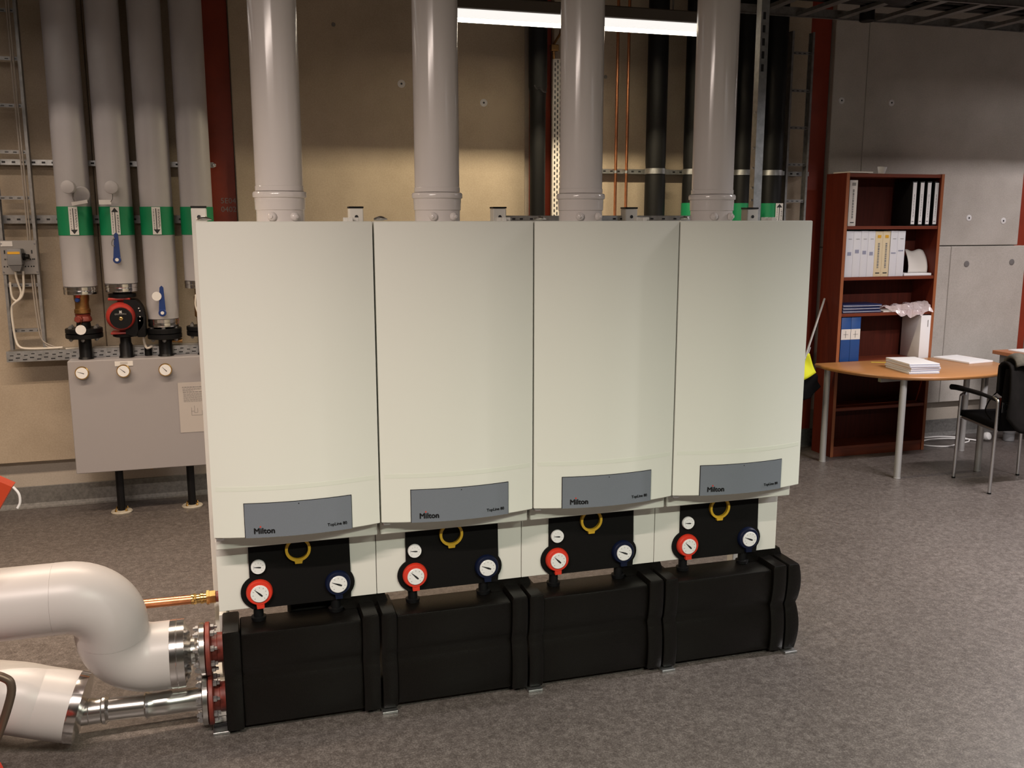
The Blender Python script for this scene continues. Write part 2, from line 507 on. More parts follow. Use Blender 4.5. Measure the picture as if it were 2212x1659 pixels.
for i, (x0, x1, lab) in enumerate(((-0.112, 0.055, 'dark red steel column behind the first flue pipe, next to the insulated pipes'),
                                   (1.896, 2.040, 'red steel column behind the white perforated strip and fat black pipe'),
                                   (3.930, 4.110, 'dark red steel column between the wall ladder and the bookcase'),
                                   (5.862, 6.045, 'dark red steel column in the concrete wall above the second desk'))):
    t = thing('steel_column', lab, 'column', ((x0 + x1) / 2, 5.95, 0), 'red steel columns in the back wall')
    b = MB(); b.box(x0, x1, 5.942, 5.954, 0.14, ZC - 0.002, 0.001); b.build('flange', M_RED, t, smooth=0)
    b = MB(); b.box((x0 + x1) / 2 - 0.005, (x0 + x1) / 2 + 0.005, 5.9545, 5.9655, 0.14, ZC - 0.002); b.build('web', M_RED, t, smooth=0)
    if i == 0:
        for z, s_ in ((1.785, '5E04'), (1.735, '0402')):
            text_part('chalk_marking', s_, 0.045, M_GREYINK, t, (-0.035, 5.9415, z), (1, 0, 0), (0, 0, 1))

# ------------------------------------------------------------------ luminaires
for (x0, L, y, W_, sp, c, lab) in LUMINAIRES:
    z = LUM_Z
    t = thing('strip_light', lab, 'light', (x0 + L / 2, y, z), 'fluorescent strip lights under the ceiling')
    b = MB(); b.box(x0, x0 + L, y - 0.060, y + 0.060, z + 0.030, z + 0.095, 0.006)
    b.build('housing', M_LUMI, t, smooth=0)
    for s_ in (-1, 1):      # glowing side skirts; the tube sits up between them
        b = MB(); b.box(x0, x0 + L, y + s_ * 0.056 - 0.003, y + s_ * 0.056 + 0.003, z - 0.015, z + 0.0295)
        b.build('side_diffuser', M_TUBE, t, smooth=0)
    for xx in (x0 + 0.0015, x0 + L - 0.0015):
        b = MB(); b.box(xx - 0.0015, xx + 0.0015, y - 0.0525, y + 0.0525, z - 0.012, z + 0.0295); b.build('end_plate', M_LUMI, t, smooth=0)
    for xx in (x0 + 0.25, x0 + L - 0.25):
        b = MB(); b.tube([(xx, y, z + 0.0955), (xx, y, ZC - 0.001)], 0.006, 8); b.build('hanger', M_GALVD, t)
    la = bpy.data.lights.new('lamp', 'AREA')
    la.shape = 'RECTANGLE'; la.size = L - 0.02; la.size_y = 0.012; la.energy = W_; la.color = c
    if sp:
        la.spread = math.radians(sp)
    lo = bpy.data.objects.new('lamp', la); COL.objects.link(lo)
    lo.parent = t; lo.location = (0, 0, 0.0255 if sp is None else -0.020)

# ------------------------------------------------------------------ boilers
W = 0.5313; X0 = -0.0947; YS = 2.982; ZB = 0.700; ZT = 1.689; BULGE = 0.040
def cover_y(t):   # t in -1..1 across the front
    return YS - BULGE * (1 - t * t)
ORD = ('first boiler from the left, beside the insulated grey pipes', 'second boiler from the left in the row',
       'third boiler from the left in the row', 'fourth boiler, nearest the bookcase')
def make_boiler():
    x0 = X0 + 0.003; x1 = X0 + W - 0.003; xc = (x0 + x1) / 2; hw = (x1 - x0) / 2
    t = thing('wall_boiler', 'white boiler with grey control panel, ' + ORD[0], 'boiler', (xc, 3.2, 0.40), 'row of four white boilers')
    # casing behind the cover
    b = MB(); b.box(x0 + 0.002, x1 - 0.002, 3.032, 3.398, 0.643, 1.680, 0.003); b.build('casing', M_WHITE2, t, smooth=0)
    # curved front cover
    N = 28
    front = [(xc + hw * (-1 + 2 * i / N), cover_y(-1 + 2 * i / N)) for i in range(N + 1)]
    prof = front + [(x1, 3.030), (x0, 3.030)]
    b = MB()
    def ringz(z, inset):
        out = []
        for x, y in prof:
            out.append((xc + (x - xc) * (1 - inset / hw), y + (inset if y < 3.02 else 0), z))
        return out
    b.loft([ringz(ZB, 0.003), ringz(ZB + 0.003, 0), ringz(ZT - 0.003, 0), ringz(ZT, 0.003)])
    cv = b.build('front_cover', M_WHITE, t, smooth=30)
    # tape strip across the cover
    b = MB()
    def strip(xa, xb, za, zb, off, th, n=18):
        rings = []
        for i in range(n + 1):
            x = xa + (xb - xa) * i / n
            y = cover_y((x - xc) / hw) - off
            rings.append([(x, y, za), (x, y, zb), (x, y + th, zb), (x, y + th, za)])
        b.loft(rings)
    strip(x0 + 0.012, x1 - 0.012, 0.8545, 0.8685, 0.0006, 0.0005)
    b.build('tape_strip', M_TAPE, t)
    # control panel
    b = MB(); strip(xc - 0.1690, xc + 0.1690, ZB + 0.0015, 0.8150, 0.0022, 0.0015)
    b.build('panel_gasket', M_BLKGLOSS, t)
    b = MB(); strip(xc - 0.1672, xc + 0.1672, ZB + 0.0015, 0.8132, 0.0042, 0.003)
    pn = b.build('control_panel', M_GREYPANEL, t)
    xa = xc - 0.142; sl = -BULGE * -2 * (xa + 0.025 - xc) / hw / hw
    text_part('lettering', 'Milton', 0.0255, M_INK, pn, (xa, cover_y((xa - xc) / hw) - 0.0052, 0.7155), (1, sl, 0), (0, 0, 1), 0.0009)
    b = MB(); b.lathe((xa + 0.0213, cover_y((xa + 0.021 - xc) / hw) - 0.0044, 0.7375), (0, -1, 0), [(0, 0.0026), (0.0012, 0.0026)], 12)
    b.build('red_dot', M_REDINK, pn)
    xa = xc + 0.088
    sl = BULGE * 2 * (xa + 0.02 - xc) / hw / hw
    text_part('model_lettering', 'TopLine 80', 0.0138, M_INK, pn, (xa, cover_y((xa - xc) / hw) - 0.0052, 0.7205), (1, sl, 0), (0, 0, 1), 0.0002)
    b = MB(); b.lathe((xc, cover_y(0) - 0.0042, 0.8065), (0, -1, 0), [(0, 0.0018), (0.0008, 0.0018)], 10); b.build('pin', M_INK, pn)
    # chrome latches on the cover corners
    b = MB(); b.box(x0 + 0.004, x0 + 0.030, 2.985, 3.020, ZB - 0.012, ZB - 0.0005, 0.003); b.build('latch', M_CHROME, t)
    b = MB()
    b.tube(smoothpath([(x0 + 0.004, 3.0, ZT + 0.006), (x0 + 0.022, 2.992, ZT + 0.009), (x0 + 0.045, 3.0, ZT + 0.006)], 4), [0.004, 0.005, 0.006, 0.007, 0.0075, 0.007, 0.005, 0.003, 0.002][:9], 8)
    b.build('spring_clip', M_STEEL, t)
    # top rim bits
    b = MB(); b.box(x1 - 0.062, x1 - 0.012, 3.2, 3.23, 1.681, 1.701, 0.002)
    b.box(x1 - 0.05, x1 - 0.035, 3.17, 3.199, 1.681, 1.701, 0.002); b.build('hook', M_WHITE2, t)
    # lower hydraulic cover
    b = MB()
    xl, xr2 = X0 + 0.0012, X0 + W - 0.0012
    b.box(xl, xr2, 3.118, 3.123, 0.398, 0.6425, 0.001)
    b.box(xl, xl + 0.002, 3.1232, 3.38, 0.398, 0.6425)
    b.box(xr2 - 0.002, xr2, 3.1232, 3.38, 0.398, 0.6425)
    b.build('lower_cover', M_WHITE2, t, smooth=0)
    # black insulation block with round lobes about the valves
    b = MB()
    xb0, xb1 = X0 + 0.104, X0 + 0.439; zb0 = 0.397
    gx, gz = X0 + 0.131, 0.455; bx_, bz = X0 + 0.396, 0.457; R = 0.058
    pts = [(xb0, 3.110, 0.640), (xb0, 3.110, gz + math.sqrt(R * R - (gx - xb0) ** 2))]
    a0 = math.atan2(math.sqrt(R * R - (gx - xb0) ** 2), xb0 - gx)
    for i in range(1, 14):
        a = a0 + (2 * PI - 2 * a0) * i / 14
        x_, z_ = gx + R * math.cos(a), gz + R * math.sin(a)
        if z_ > zb0:
            pts.append((x_, 3.110, z_))
    pts += [(xb0 + 0.004, 3.110, zb0), (xb1, 3.110, zb0)]
    for i in range(1, 14):
        a = -PI / 2 + PI * i / 14
        x_, z_ = bx_ + R * math.cos(a), bz + R * math.sin(a)
        if x_ > xb1:
            pts.append((x_, 3.110, z_))
    pts += [(xb1, 3.110, 0.640)]
    b.prism(pts, (0, 0.0075, 0))
    b.build('insulation_block', M_BLACK, t, smooth=0)
    # pressure gauge
    def needle(parent, cx, cy, cz, r, ang):
        u = Vector((math.cos(ang), 0, math.sin(ang))); v = Vector((-u.z, 0, u.x))
        c = Vector((cx, cy, cz))
        b = MB()
        b.prism([c - u * r * 0.45 - v * r * 0.09, c - u * r * 0.1 - v * r * 0.12, c + u * r * 0.85 - v * r * 0.015, c + u * r * 0.85 + v * r * 0.015, c - u * r * 0.1 + v * r * 0.12, c - u * r * 0.45 + v * r * 0.09], (0, -0.0008, 0))
        b.build('needle', M_INK, parent, smooth=0)
        b = MB()
        for i in range(9):
            a = math.radians(225 - 270 * i / 8)
            d = Vector((math.cos(a), 0, math.sin(a))); e = Vector((-d.z, 0, d.x))
            p = c + d * r * 0.74
            b.prism([p - e * r * 0.03, p + e * r * 0.03, p + d * r * 0.13 + e * r * 0.03, p + d * r * 0.13 - e * r * 0.03], (0, -0.0004, 0))
        b.build('scale_marks', M_GREYINK, parent, smooth=0)
    cx, cz = X0 + 0.134, 0.547
    b = MB(); b.lathe((cx, 3.1095, cz), (0, -1, 0), [(0, 0.0240), (0.010, 0.0240), (0.012, 0.0230), (0.012, 0.0212)], 28)
    g = b.build('pressure_gauge', M_DIAL, t); g['label'] = 'small white pressure gauge'
    needle(g, cx, 3.1095 - 0.0122, cz, 0.0195, math.radians(174))
    def valve(cx, cz, m, lab, ang, dx):
        b = MB()
        b.lathe((cx, 3.1095, cz), (0, -1, 0), [(0, 0.044), (0.006, 0.044), (0.015, 0.0420), (0.0175, 0.0395), (0.0175, 0.0300)], 36)
        b.prism([(cx - 0.016 + dx, 3.0935, cz - 0.037), (cx + 0.010 + dx, 3.0935, cz - 0.037), (cx + 0.010 + dx, 3.0935, cz - 0.055), (cx - 0.014 + dx, 3.0935, cz - 0.055)], (0, 0.014, 0))
        v = b.build('valve_ring', m, t); v['label'] = lab
        b = MB(); b.lathe((cx, 3.0925, cz), (0, -1, 0), [(0, 0.0298), (0.0045, 0.0298), (0.0055, 0.0285)], 32)
        d = b.build('dial', M_DIAL, v)
        needle(v, cx, 3.0868, cz, 0.0275, ang)
    valve(X0 + 0.134, 0.457, M_REDP, 'red valve ring with thermometer', math.radians(135), 0.004)
    valve(X0 + 0.396, 0.460, M_BLUEP, 'dark blue valve ring with thermometer', math.radians(158), 0.004)
    # yellow gas-valve ring, its top hidden by the casing
    b = MB(); cx, cz = X0 + 0.266, 0.596
    b.lathe((cx, 3.1095, cz), (0, -1, 0), [(0, 0.0335), (0, 0.0425), (0.012, 0.0425), (0.012, 0.0335), (0, 0.0335)], 36, caps=False)
    b.prism([(cx - 0.013, 3.0975, cz - 0.036), (cx + 0.015, 3.0975, cz - 0.036), (cx + 0.012, 3.0975, cz - 0.050), (cx - 0.011, 3.0975, cz - 0.050)], (0, 0.0118, 0))
    b.build('gas_valve_ring', M_YEL, t)['label'] = 'yellow ring handle'
    # risers down to the header
    for dx in (0.128, 0.388):
        b = MB()
        b.lathe((X0 + dx, 3.128, 0.3515), (0, 0, 1), [(0, 0.024), (0.012, 0.026), (0.014, 0.017), (0.0452, 0.017)], 14)
        b.build('riser', M_BLKGLOSS, t)
    return t
B0 = make_boiler()
for k in range(1, 4):
    dup(B0, (k * W, 0, 0), 'white boiler with grey control panel, ' + ORD[k])

# flue pipes
FL = ('leftmost white flue pipe, glossy, above the first boiler', 'white flue pipe above the second boiler, left of the strip light',
      'white flue pipe above the third boiler, crossing the strip light', 'white flue pipe above the fourth boiler, beside the steel strut')
def make_flue():
    cx, cy = X0 + W / 2 - 0.001, 3.25
    t = thing('flue_pipe', FL[0], 'pipe', (cx, cy, 1.69), 'white flue pipes on the boilers')
    b = MB(); b.lathe((cx, cy, 0), (0, 0, 1), [(1.6815, 0.0785), (1.7240, 0.0785), (1.7265, 0.0815), (1.7500, 0.0820), (1.7525, 0.0825), (1.7640, 0.0825), (1.7660, 0.0868), (1.7700, 0.0878), (1.7790, 0.0878), (1.7840, 0.0850), (1.7855, 0.078)], 48)
    b.build('sleeve', M_FLUE, t)
    b = MB(); b.lathe((cx, cy, 0), (0, 0, 1), [(1.7865, 0.0790), (1.8010, 0.0790), (1.8030, 0.0772), (ZC - 0.002, 0.0772)], 48)
    b.build('pipe', M_FLUE, t)
    for a in (-112, -60):
        d = Vector((math.cos(math.radians(a)), math.sin(math.radians(a)), 0))
        b = MB(); b.lathe(Vector((cx, cy, 1.7035)) + d * 0.0790, d, [(0, 0.0145), (0.007, 0.0145), (0.011, 0.012), (0.014, 0.0055), (0.018, 0.005), (0.0185, 0.003)], 20)
        b.build('test_cap', M_FLUE, t)
    return t
F0 = make_flue()
for k in range(1, 4):
    dup(F0, (k * W, 0, 0), FL[k])

# mounting frame behind the boilers
t = thing('mounting_frame', 'white steel frame carrying the row of boilers, black-capped post tops showing', 'frame', (0.97, 3.43, 0))
for k in range(5):
    px = X0 + k * W + 0.004 + (0.0 if k else -0.002)
    b = MB(); b.box(px - 0.025, px + 0.025, 3.405, 3.455, 0.046, 1.733, 0.003)
    p = b.build('post', M_WHITE2, t)
    b = MB(); b.box(px - 0.026, px + 0.026, 3.404, 3.456, 1.7335, 1.7395, 0.001); b.build('cap', M_BLKGLOSS, p)
    b = MB(); b.lathe((px, 3.4048, 1.703), (0, -1, 0), [(0, 0.0065), (0.0006, 0.0065)], 14); b.build('bolt_hole', M_INK, p)
    fx = px - (0.016 if k == 0 else 0)
    y0 = 3.075 if k in (0,) else 3.19
    b = MB(); b.box(fx - 0.02, fx + 0.02, y0, 3.60, 0.010, 0.0455, 0.002)
    f = b.build('foot', M_WHITE2, t)
    b = MB(); b.box(fx - 0.024 + (0.012 if k else 0), fx + 0.030 + (0.012 if k else 0), 3.000 if k else 3.03, 3.60, 0.0004, 0.0095, 0.001); b.build('foot_plate', M_GALV, f)
    if k == 0:
        b = MB(); b.box(fx - 0.0215, fx + 0.0215, 3.068, 3.082, 0.0095, 0.022, 0.001); b.build('plug', M_BLKGLOSS, f)
        b = MB(); b.box(fx - 0.0205, fx + 0.0205, 3.071, 3.32, 0.0465, 0.12, 0.001); b.build('bracket', M_WHITE2, f)
        b = MB(); b.box(px - 0.004, px + 0.02, 3.19, 3.404, 0.13, 0.355, 0.001); b.build('gusset', M_WHITE2, t)
b = MB(); b.box(X0 - 0.02, X0 + 4 * W + 0.02, 3.457, 3.487, 1.05, 1.09, 0.002); b.build('rail', M_WHITE2, t)
b = MB(); b.box(X0 - 0.02, X0 + 4 * W + 0.02, 3.457, 3.487, 0.12, 0.16, 0.002); b.build('rail', M_WHITE2, t)
b = MB()
b.box(1.006, 1.792, 3.440, 3.448, 1.682, 1.7075, 0.001); b.box(1.006, 1.792, 3.448, 3.480, 1.7035, 1.7075, 0.001)
r = b.build('strut_rail', M_GALV, t)
b = MB()
for x in (1.03, 1.06, 1.10, 1.44, 1.47, 1.6, 1.65, 1.7, 1.74):
    b.box(x, x + 0.012, 3.4385, 3.4398, 1.692, 1.698)
b.build('slots', M_INK, r, smooth=0)

# ------------------------------------------------------------------ insulated header under the boilers
HY = 3.097
def hprofile(g, z0, ztop):
    """section outline in (y, z): two soft bulges on the front, flat top with eased edges"""
    zm = 0.205
    pts = []
    f = HY - 0.076 - g
    n = 8
    for i in range(n + 1):           # lower bulge
        s = i / n
        pts.append((f + 0.019 * (1 - math.sin(PI * (0.17 + 0.82 * s)) ** 0.7), z0 + (zm - z0) * s))
    for i in range(1, n + 1):        # upper bulge
        s = i / n
        pts.append((f + 0.017 * (1 - math.sin(PI * (0.02 + 0.66 * s)) ** 0.7), zm + (ztop - 0.007 - zm) * s))
    y = pts[-1][0]
    pts += [(y + 0.0015, ztop - 0.002), (y + 0.006, ztop)]
    back = [(2 * HY - a, c) for a, c in pts[::-1]]
    return pts + back
t = thing('low_loss_header', 'long black foam-insulated header pipe casing on the floor under the boilers', 'header', (1.0, HY, 0))
SEAMS = [0.431, 0.964, 1.497, 2.022]
def section(xa, xb, g, z0, zt, bulge=0):
    b = MB()
    pr_ = hprofile(g, z0, zt)
    def ring(x, inset, bl=0):
        out = []
        for y, z in pr_:
            k = 0
            if bl:
                zz = (z - 0.016) / 0.189 if z < 0.205 else (z - 0.205) / 0.163
                k = bl * max(0.0, math.sin(PI * min(max(zz, 0), 1)))
            out.append((x + k, HY + (y - HY) * (1 - inset), 0.19 + (z - 0.19) * (1 - inset)))
        return out
    if bulge:
        b.loft([ring(xa, 0.03), ring(xa + 0.004, 0), ring(xb - 0.006, 0, bulge), ring(xb, 0.04, bulge)])
    else:
        b.loft([ring(xa, 0.03), ring(xa + 0.004, 0), ring(xb - 0.004, 0), ring(xb, 0.03)])
    return b
bounds = [-0.030] + SEAMS
for i in range(4):
    xa = bounds[i] + (0.057 if i else 0.0); xb = bounds[i + 1] - 0.062
    section(xa, xb, 0.0, 0.022, 0.350).build('insulation_section', M_EPP, t, smooth=40)
section(-0.086, -0.031, 0.012, 0.016, 0.368).build('end_cap', M_EPP, t, smooth=40)
for i, s_ in enumerate(SEAMS):
    section(s_ - 0.061, s_ - 0.004, 0.012, 0.016, 0.368).build('collar', M_EPP, t, smooth=40)
    if i < 3:
        section(s_ + 0.004, s_ + 0.056, 0.012, 0.016, 0.368).build('collar', M_EPP, t, smooth=40)
    else:
        section(s_ + 0.004, 2.076, 0.012, 0.016, 0.368, 0.009).build('end_cap', M_EPP, t, smooth=40)
for s_ in SEAMS:
    b = MB(); b.prism([(s_ - 0.105, 3.128, 0.3505), (s_ + 0.050, 3.128, 0.3505), (s_ + 0.034, 3.128, 0.3955), (s_ - 0.150, 3.128, 0.3955)], (0, 0.045, 0)); b.build('saddle', M_EPP, t, smooth=0)
b = MB(); b.box(0.135, 0.40, 3.178, 3.30, 0.20, 0.396, 0.03, 2); b.build('rear_block', M_BLACK, t)
# red-lead flanged stubs at the left end
FZ = (0.281, 0.103); FY = 3.10; FR = 0.0875
for z in FZ:
    b = MB()
    b.lathe((-0.0865, FY, z), (-1, 0, 0), [(0, 0.049), (0.018, 0.049), (0.020, 0.046), (0.036, 0.046), (0.0385, 0.058), (0.040, FR - 0.004), (0.042, FR), (0.054, FR), (0.055, FR - 0.002)], 40)
    p = b.build('flange_stub', M_RUST, t); p['label'] = 'red-lead painted flange stub'
    for k in range(8):
        a = PI / 8 + k * PI / 4
        if z < 0.15 and math.sin(a) < -0.8:
            pass
        y_, z_ = FY + 0.068 * math.cos(a), z + 0.068 * math.sin(a)
        b = MB(); b.lathe((-0.1255, y_, z_), (1, 0, 0), [(0, 0.0105), (0.011, 0.0105), (0.0125, 0.009), (0.013, 0.006), (0.021, 0.006), (0.0215, 0.005)], 6)
        b.build('bolt', M_CHROME, p)

# ------------------------------------------------------------------ insulated S-bend pipe at front left
t = thing('insulated_pipe', 'thick white jacketed pipe with an S-bend, bolted to the upper red flange', 'pipe', (-0.6, FY, 0.12))
R = 0.119; rr = 0.1105; ZL = 0.277; XB = -0.541; PH = math.radians(15); L_ = 0.270
DU = Vector((0, -math.sin(PH), math.cos(PH)))
LO = Vector((0, FY, ZL)); UP = LO + DU * L_
def sp(x, h):
    return Vector((x, 0, 0)) + LO + DU * h
up_ = arc(sp(XB, L_ - R), DU, (1, 0, 0), R, 0, PI / 2, 14)
xv = XB + R
dn = arc(sp(xv + R, R), (-1, 0, 0), -DU, R, 0, PI / 2, 14)
b = MB(); b.tube([sp(-3.0 + (XB - 0.03 + 3.0) * i / 6, L_) for i in range(7)], rr, 40); b.build('pipe_jacket', M_PVC, t)
b = MB(); b.tube([sp(XB - 0.0295, L_), sp(XB - 0.015, L_)] + up_ + [sp(xv, R + 0.004)], rr + 0.0005, 40); b.build('elbow_jacket', M_PVC, t)
b = MB(); b.tube([sp(xv, R + 0.004)] + dn + [sp(xv + R + 0.02, 0), sp(-0.251, 0)], rr, 40); b.build('elbow_jacket', M_PVC, t)
b = MB(); b.lathe((-0.2505, FY, ZL), (1, 0, 0), [(0, rr + 0.001), (0.018, rr + 0.0015), (0.019, rr + 0.003), (0.021, rr + 0.003), (0.022, rr + 0.0015), (0.044, rr + 0.001), (0.0465, rr - 0.012), (0.062, rr - 0.040)], 44)
b.build('end_band', M_ALU, t)
b = MB(); b.lathe((-0.188, FY, FZ[0]), (1, 0, 0), [(0, 0.048), (0.012, 0.046), (0.020, 0.038), (0.024, 0.038)], 32); b.build('stub_pipe', M_STEEL, t)
b = MB(); b.lathe((-0.164, FY, FZ[0]), (1, 0, 0), [(0, 0.05), (0.002, FR - 0.003), (0.004, FR - 0.001), (0.019, FR - 0.001), (0.0205, FR - 0.004)], 40)
fl = b.build('steel_flange', M_STEEL, t)
def flange_nuts(parent, z, xs):
    for k in range(8):
        a = PI / 8 + k * PI / 4
        b = MB(); b.lathe((xs, FY + 0.068 * math.cos(a), z + 0.068 * math.sin(a)), (-1, 0, 0), [(0, 0.010), (0.009, 0.010), (0.010, 0.006), (0.016, 0.006)], 6)
        b.build('nut', M_CHROME, parent)
flange_nuts(fl, FZ[0], -0.1645)

# ------------------------------------------------------------------ lower steel pipe with jacket
t = thing('press_steel_pipe', 'shiny press-fit steel pipe running out of a white jacket to the lower red flange', 'pipe', (-0.55, FY, 0.0))
b = MB(); b.lathe((-0.164, FY, FZ[1]), (1, 0, 0), [(0, 0.05), (0.002, FR - 0.003), (0.004, FR - 0.001), (0.019, FR - 0.001), (0.0205, FR - 0.004)], 40)
fl = b.build('steel_flange', M_STEEL, t); flange_nuts(fl, FZ[1], -0.1645)
ZP = 0.108
b = MB(); b.tube([(-0.660, FY, ZP + 0.006), (-0.45, FY, ZP + 0.003), (-0.34, FY, ZP)], 0.037, 28); b.build('tube', M_STEEL, t)
b = MB(); b.lathe((-0.345, FY, ZP), (1, 0, 0), [(0, 0.0375), (0.001, 0.0425), (0.006, 0.046), (0.012, 0.0425), (0.016, 0.0400), (0.040, 0.0400), (0.060, 0.0415), (0.085, 0.0415), (0.087, 0.0405), (0.180, 0.0405)], 30); b.build('press_adaptor', M_STEEL, t)
b = MB(); b.lathe((-0.545, FY, ZP + 0.005), (1, 0, 0), [(0, 0.0415), (0.03, 0.0415), (0.031, 0.043), (0.033, 0.0415), (0.068, 0.0415), (0.073, 0.047), (0.082, 0.047), (0.087, 0.0410), (0.092, 0.0375)], 30); b.build('press_collar', M_STEEL, t)
da = Vector((0.96, -0.10, -0.26)).normalized()
e0 = Vector((-0.560, FY, 0.138))
pth = smoothpath([(-2.4, 3.42, 0.17), (-1.5, 3.33, 0.17), (-1.0, 3.24, 0.175), e0 - da * 0.20, e0 - da * 0.10, e0], 8)
b = MB(); b.tube(pth, rr + 0.002, 40); b.build('pipe_jacket', M_PVC, t)
b = MB(); b.lathe(e0, da, [(0.0003, rr + 0.003), (0.004, rr + 0.0035), (0.030, rr + 0.0025), (0.032, rr - 0.010), (0.038, rr - 0.06)], 44); b.build('end_band', M_ALU, t)

# ------------------------------------------------------------------ copper pipe with brass coupling
t = thing('copper_pipe', 'copper pipe with brass coupling entering the left side of the first boiler', 'pipe', (-0.3, 3.30, 0.36))
b = MB(); b.tube([(-0.62, 3.30, 0.385), (-0.19, 3.30, 0.380)], 0.0162, 20); b.build('tube', M_COPPER, t)
b = MB(); b.lathe((-0.19, 3.30, 0.380), (1, 0, 0), [(0, 0.0180), (0.008, 0.0185), (0.010, 0.0200), (0.016, 0.0185), (0.018, 0.0165), (0.030, 0.0165), (0.032, 0.0195), (0.040, 0.0195), (0.042, 0.0175), (0.050, 0.0175)], 24); b.build('coupling', M_BRASS, t)
b = MB(); b.lathe((-0.1395, 3.30, 0.380), (1, 0, 0), [(0, 0.022), (0.001, 0.0275), (0.010, 0.0275), (0.011, 0.024), (0.031, 0.024), (0.032, 0.020)], 6); b.build('union_nut', M_BRASS, t)
b = MB(); b.lathe((-0.107, 3.30, 0.380), (1, 0, 0), [(0, 0.019), (0.0125, 0.019)], 18); b.build('nipple', M_RUST, t)

# ------------------------------------------------------------------ foreground scraps at the left edge (a trolley)
t = thing('tool_trolley', 'red tool trolley with bent brown steel handle at the left edge', 'trolley', (-0.80, 2.75, 0))
a0 = Vector((-0.622, 2.85, 0.952)); d = Vector((-0.50, 0.0, -0.83)).normalized(); n = Vector((d.z, 0, -d.x))
b = MB()
q = [a0, a0 + n * 0.056, a0 + n * 0.056 + d * 0.99, a0 + d * 0.99]
b.prism(q, (0, 0.05, 0)); b.build('frame_bar', M_TROLLEY, t, smooth=0)
b = MB(); b.tube(smoothpath([a0 + Vector((0.003, 0.0, 0.0)), a0 + Vector((0.017, -0.004, -0.020)), a0 + Vector((0.018, -0.004, -0.045)), a0 + Vector((0.010, -0.004, -0.062))], 4), 0.0035, 8); b.build('cable_tie', M_LABEL, t)
b = MB(); b.tube(smoothpath([(-0.82, 2.55, 0.535), (-0.66, 2.55, 0.533), (-0.616, 2.55, 0.520), (-0.603, 2.55, 0.495), (-0.614, 2.55, 0.445), (-0.655, 2.55, 0.34), (-0.76, 2.55, 0.10)], 6), 0.011, 12); b.build('handle', M_ROD, t)
b = MB(); b.lathe((-0.715, 2.50, 0.283), (0, -1, 0), [(0, 0.02), (0, 0.085), (0.012, 0.092), (0.03, 0.092), (0.042, 0.08), (0.042, 0.02)], 32); b.build('wheel', M_REDP, t)
b = MB(); b.box(-1.15, -0.77, 2.56, 2.98, 0.06, 0.11, 0.006); b.build('deck', M_TROLLEY, t)
for x, y in ((-1.1, 2.6), (-0.82, 2.6), (-1.1, 2.92), (-0.82, 2.92)):
    b = MB(); b.lathe((x - 0.012, y, 0.0305), (1, 0, 0), [(0, 0.02), (0, 0.03), (0.024, 0.03), (0.024, 0.02)], 18); b.build('caster', M_BLK, t)
b = MB(); b.tube([(-0.735, 2.507, 0.283), (-0.745, 2.56, 0.20), (-0.79, 2.57, 0.10)], 0.012, 10); b.build('axle_bracket', M_TROLLEY, t)

# ------------------------------------------------------------------ left wall: four insulated pipes
PY = 5.71; PR = 0.0875
def tagdisc(parent, x, y, z, r=0.027):
    b = MB(); b.lathe((x, y, z), (0.1, -1, 0.05), [(0, r), (0.002, r)], 24); o = b.build('round_tag', M_LABEL, parent); o['label'] = 'round white tag'
    return o
def lever(parent, x, y, z0, z1, lean=0.0):
    b = MB()
    b.lathe((x, y + 0.012, z0), (0, -1, 0), [(0, 0.021), (0.012, 0.021), (0.014, 0.019)], 24)
    b.prism([(x - 0.019, y, z0), (x + 0.019, y, z0), (x + 0.010 + lean, y, z1), (x + lean, y, z1 + 0.010), (x - 0.010 + lean, y, z1)], (0, 0.010, 0))
    o = b.build('lever_handle', M_LEVER, parent); o['label'] = 'blue lever handle'
    b = MB(); b.lathe((x, y - 0.0025, z0), (0, -1, 0), [(0, 0.0095), (0.002, 0.0095)], 12); b.build('nut', M_LABEL, o)
    b = MB(); b.tube([(x, y + 0.0125, z0), (x, PY - PR + 0.004, z0)], 0.012, 12); b.build('spindle', M_BRASS, o)
def arrow_sign(parent, x, z, up_dir, y=None, w=0.045, h=0.150):
    y = PY - PR - 0.006 if y is None else y
    b = MB()
    b.box(x - w / 2, x + w / 2, y, y + 0.002, z - h / 2, z + h / 2); s = b.build('arrow_sign', M_LABEL, parent, smooth=0)
    b = MB(); k = 1 if up_dir else -1
    zt = z + k * (h / 2 - 0.004)
    b.prism([(x - w * 0.40, y - 0.0002, zt - k * 0.024), (x + w * 0.40, y - 0.0002, zt - k * 0.024), (x, y - 0.0002, zt)], (0, -0.0006, 0))
    b.box(x - 0.0022, x + 0.0022, y - 0.0008, y - 0.0002, min(z - k * (h / 2 - 0.008), zt - k * 0.02), max(z - k * (h / 2 - 0.008), zt - k * 0.02))
    b.build('arrow', M_INK, s, smooth=0)
    b = MB()
    rnd = random.Random(int(x * 1000))
    for col, f in ((-0.28, 1.0), (0.26, 0.8), (0.36, 0.6)):
        zz = z - k * h * 0.42
        while abs(zz - z) < h * 0.43 and (zz - (z + k * h * (0.3 * f)) ) * k < 0:
            l = rnd.uniform(0.006, 0.016)
            b.box(x + w * col - 0.002, x + w * col + 0.0018, y - 0.0007, y - 0.0002, min(zz, zz + k * l), max(zz, zz + k * l)); zz += k * (l + 0.004)
    b.build('small_print', M_GREYINK, s, smooth=0)
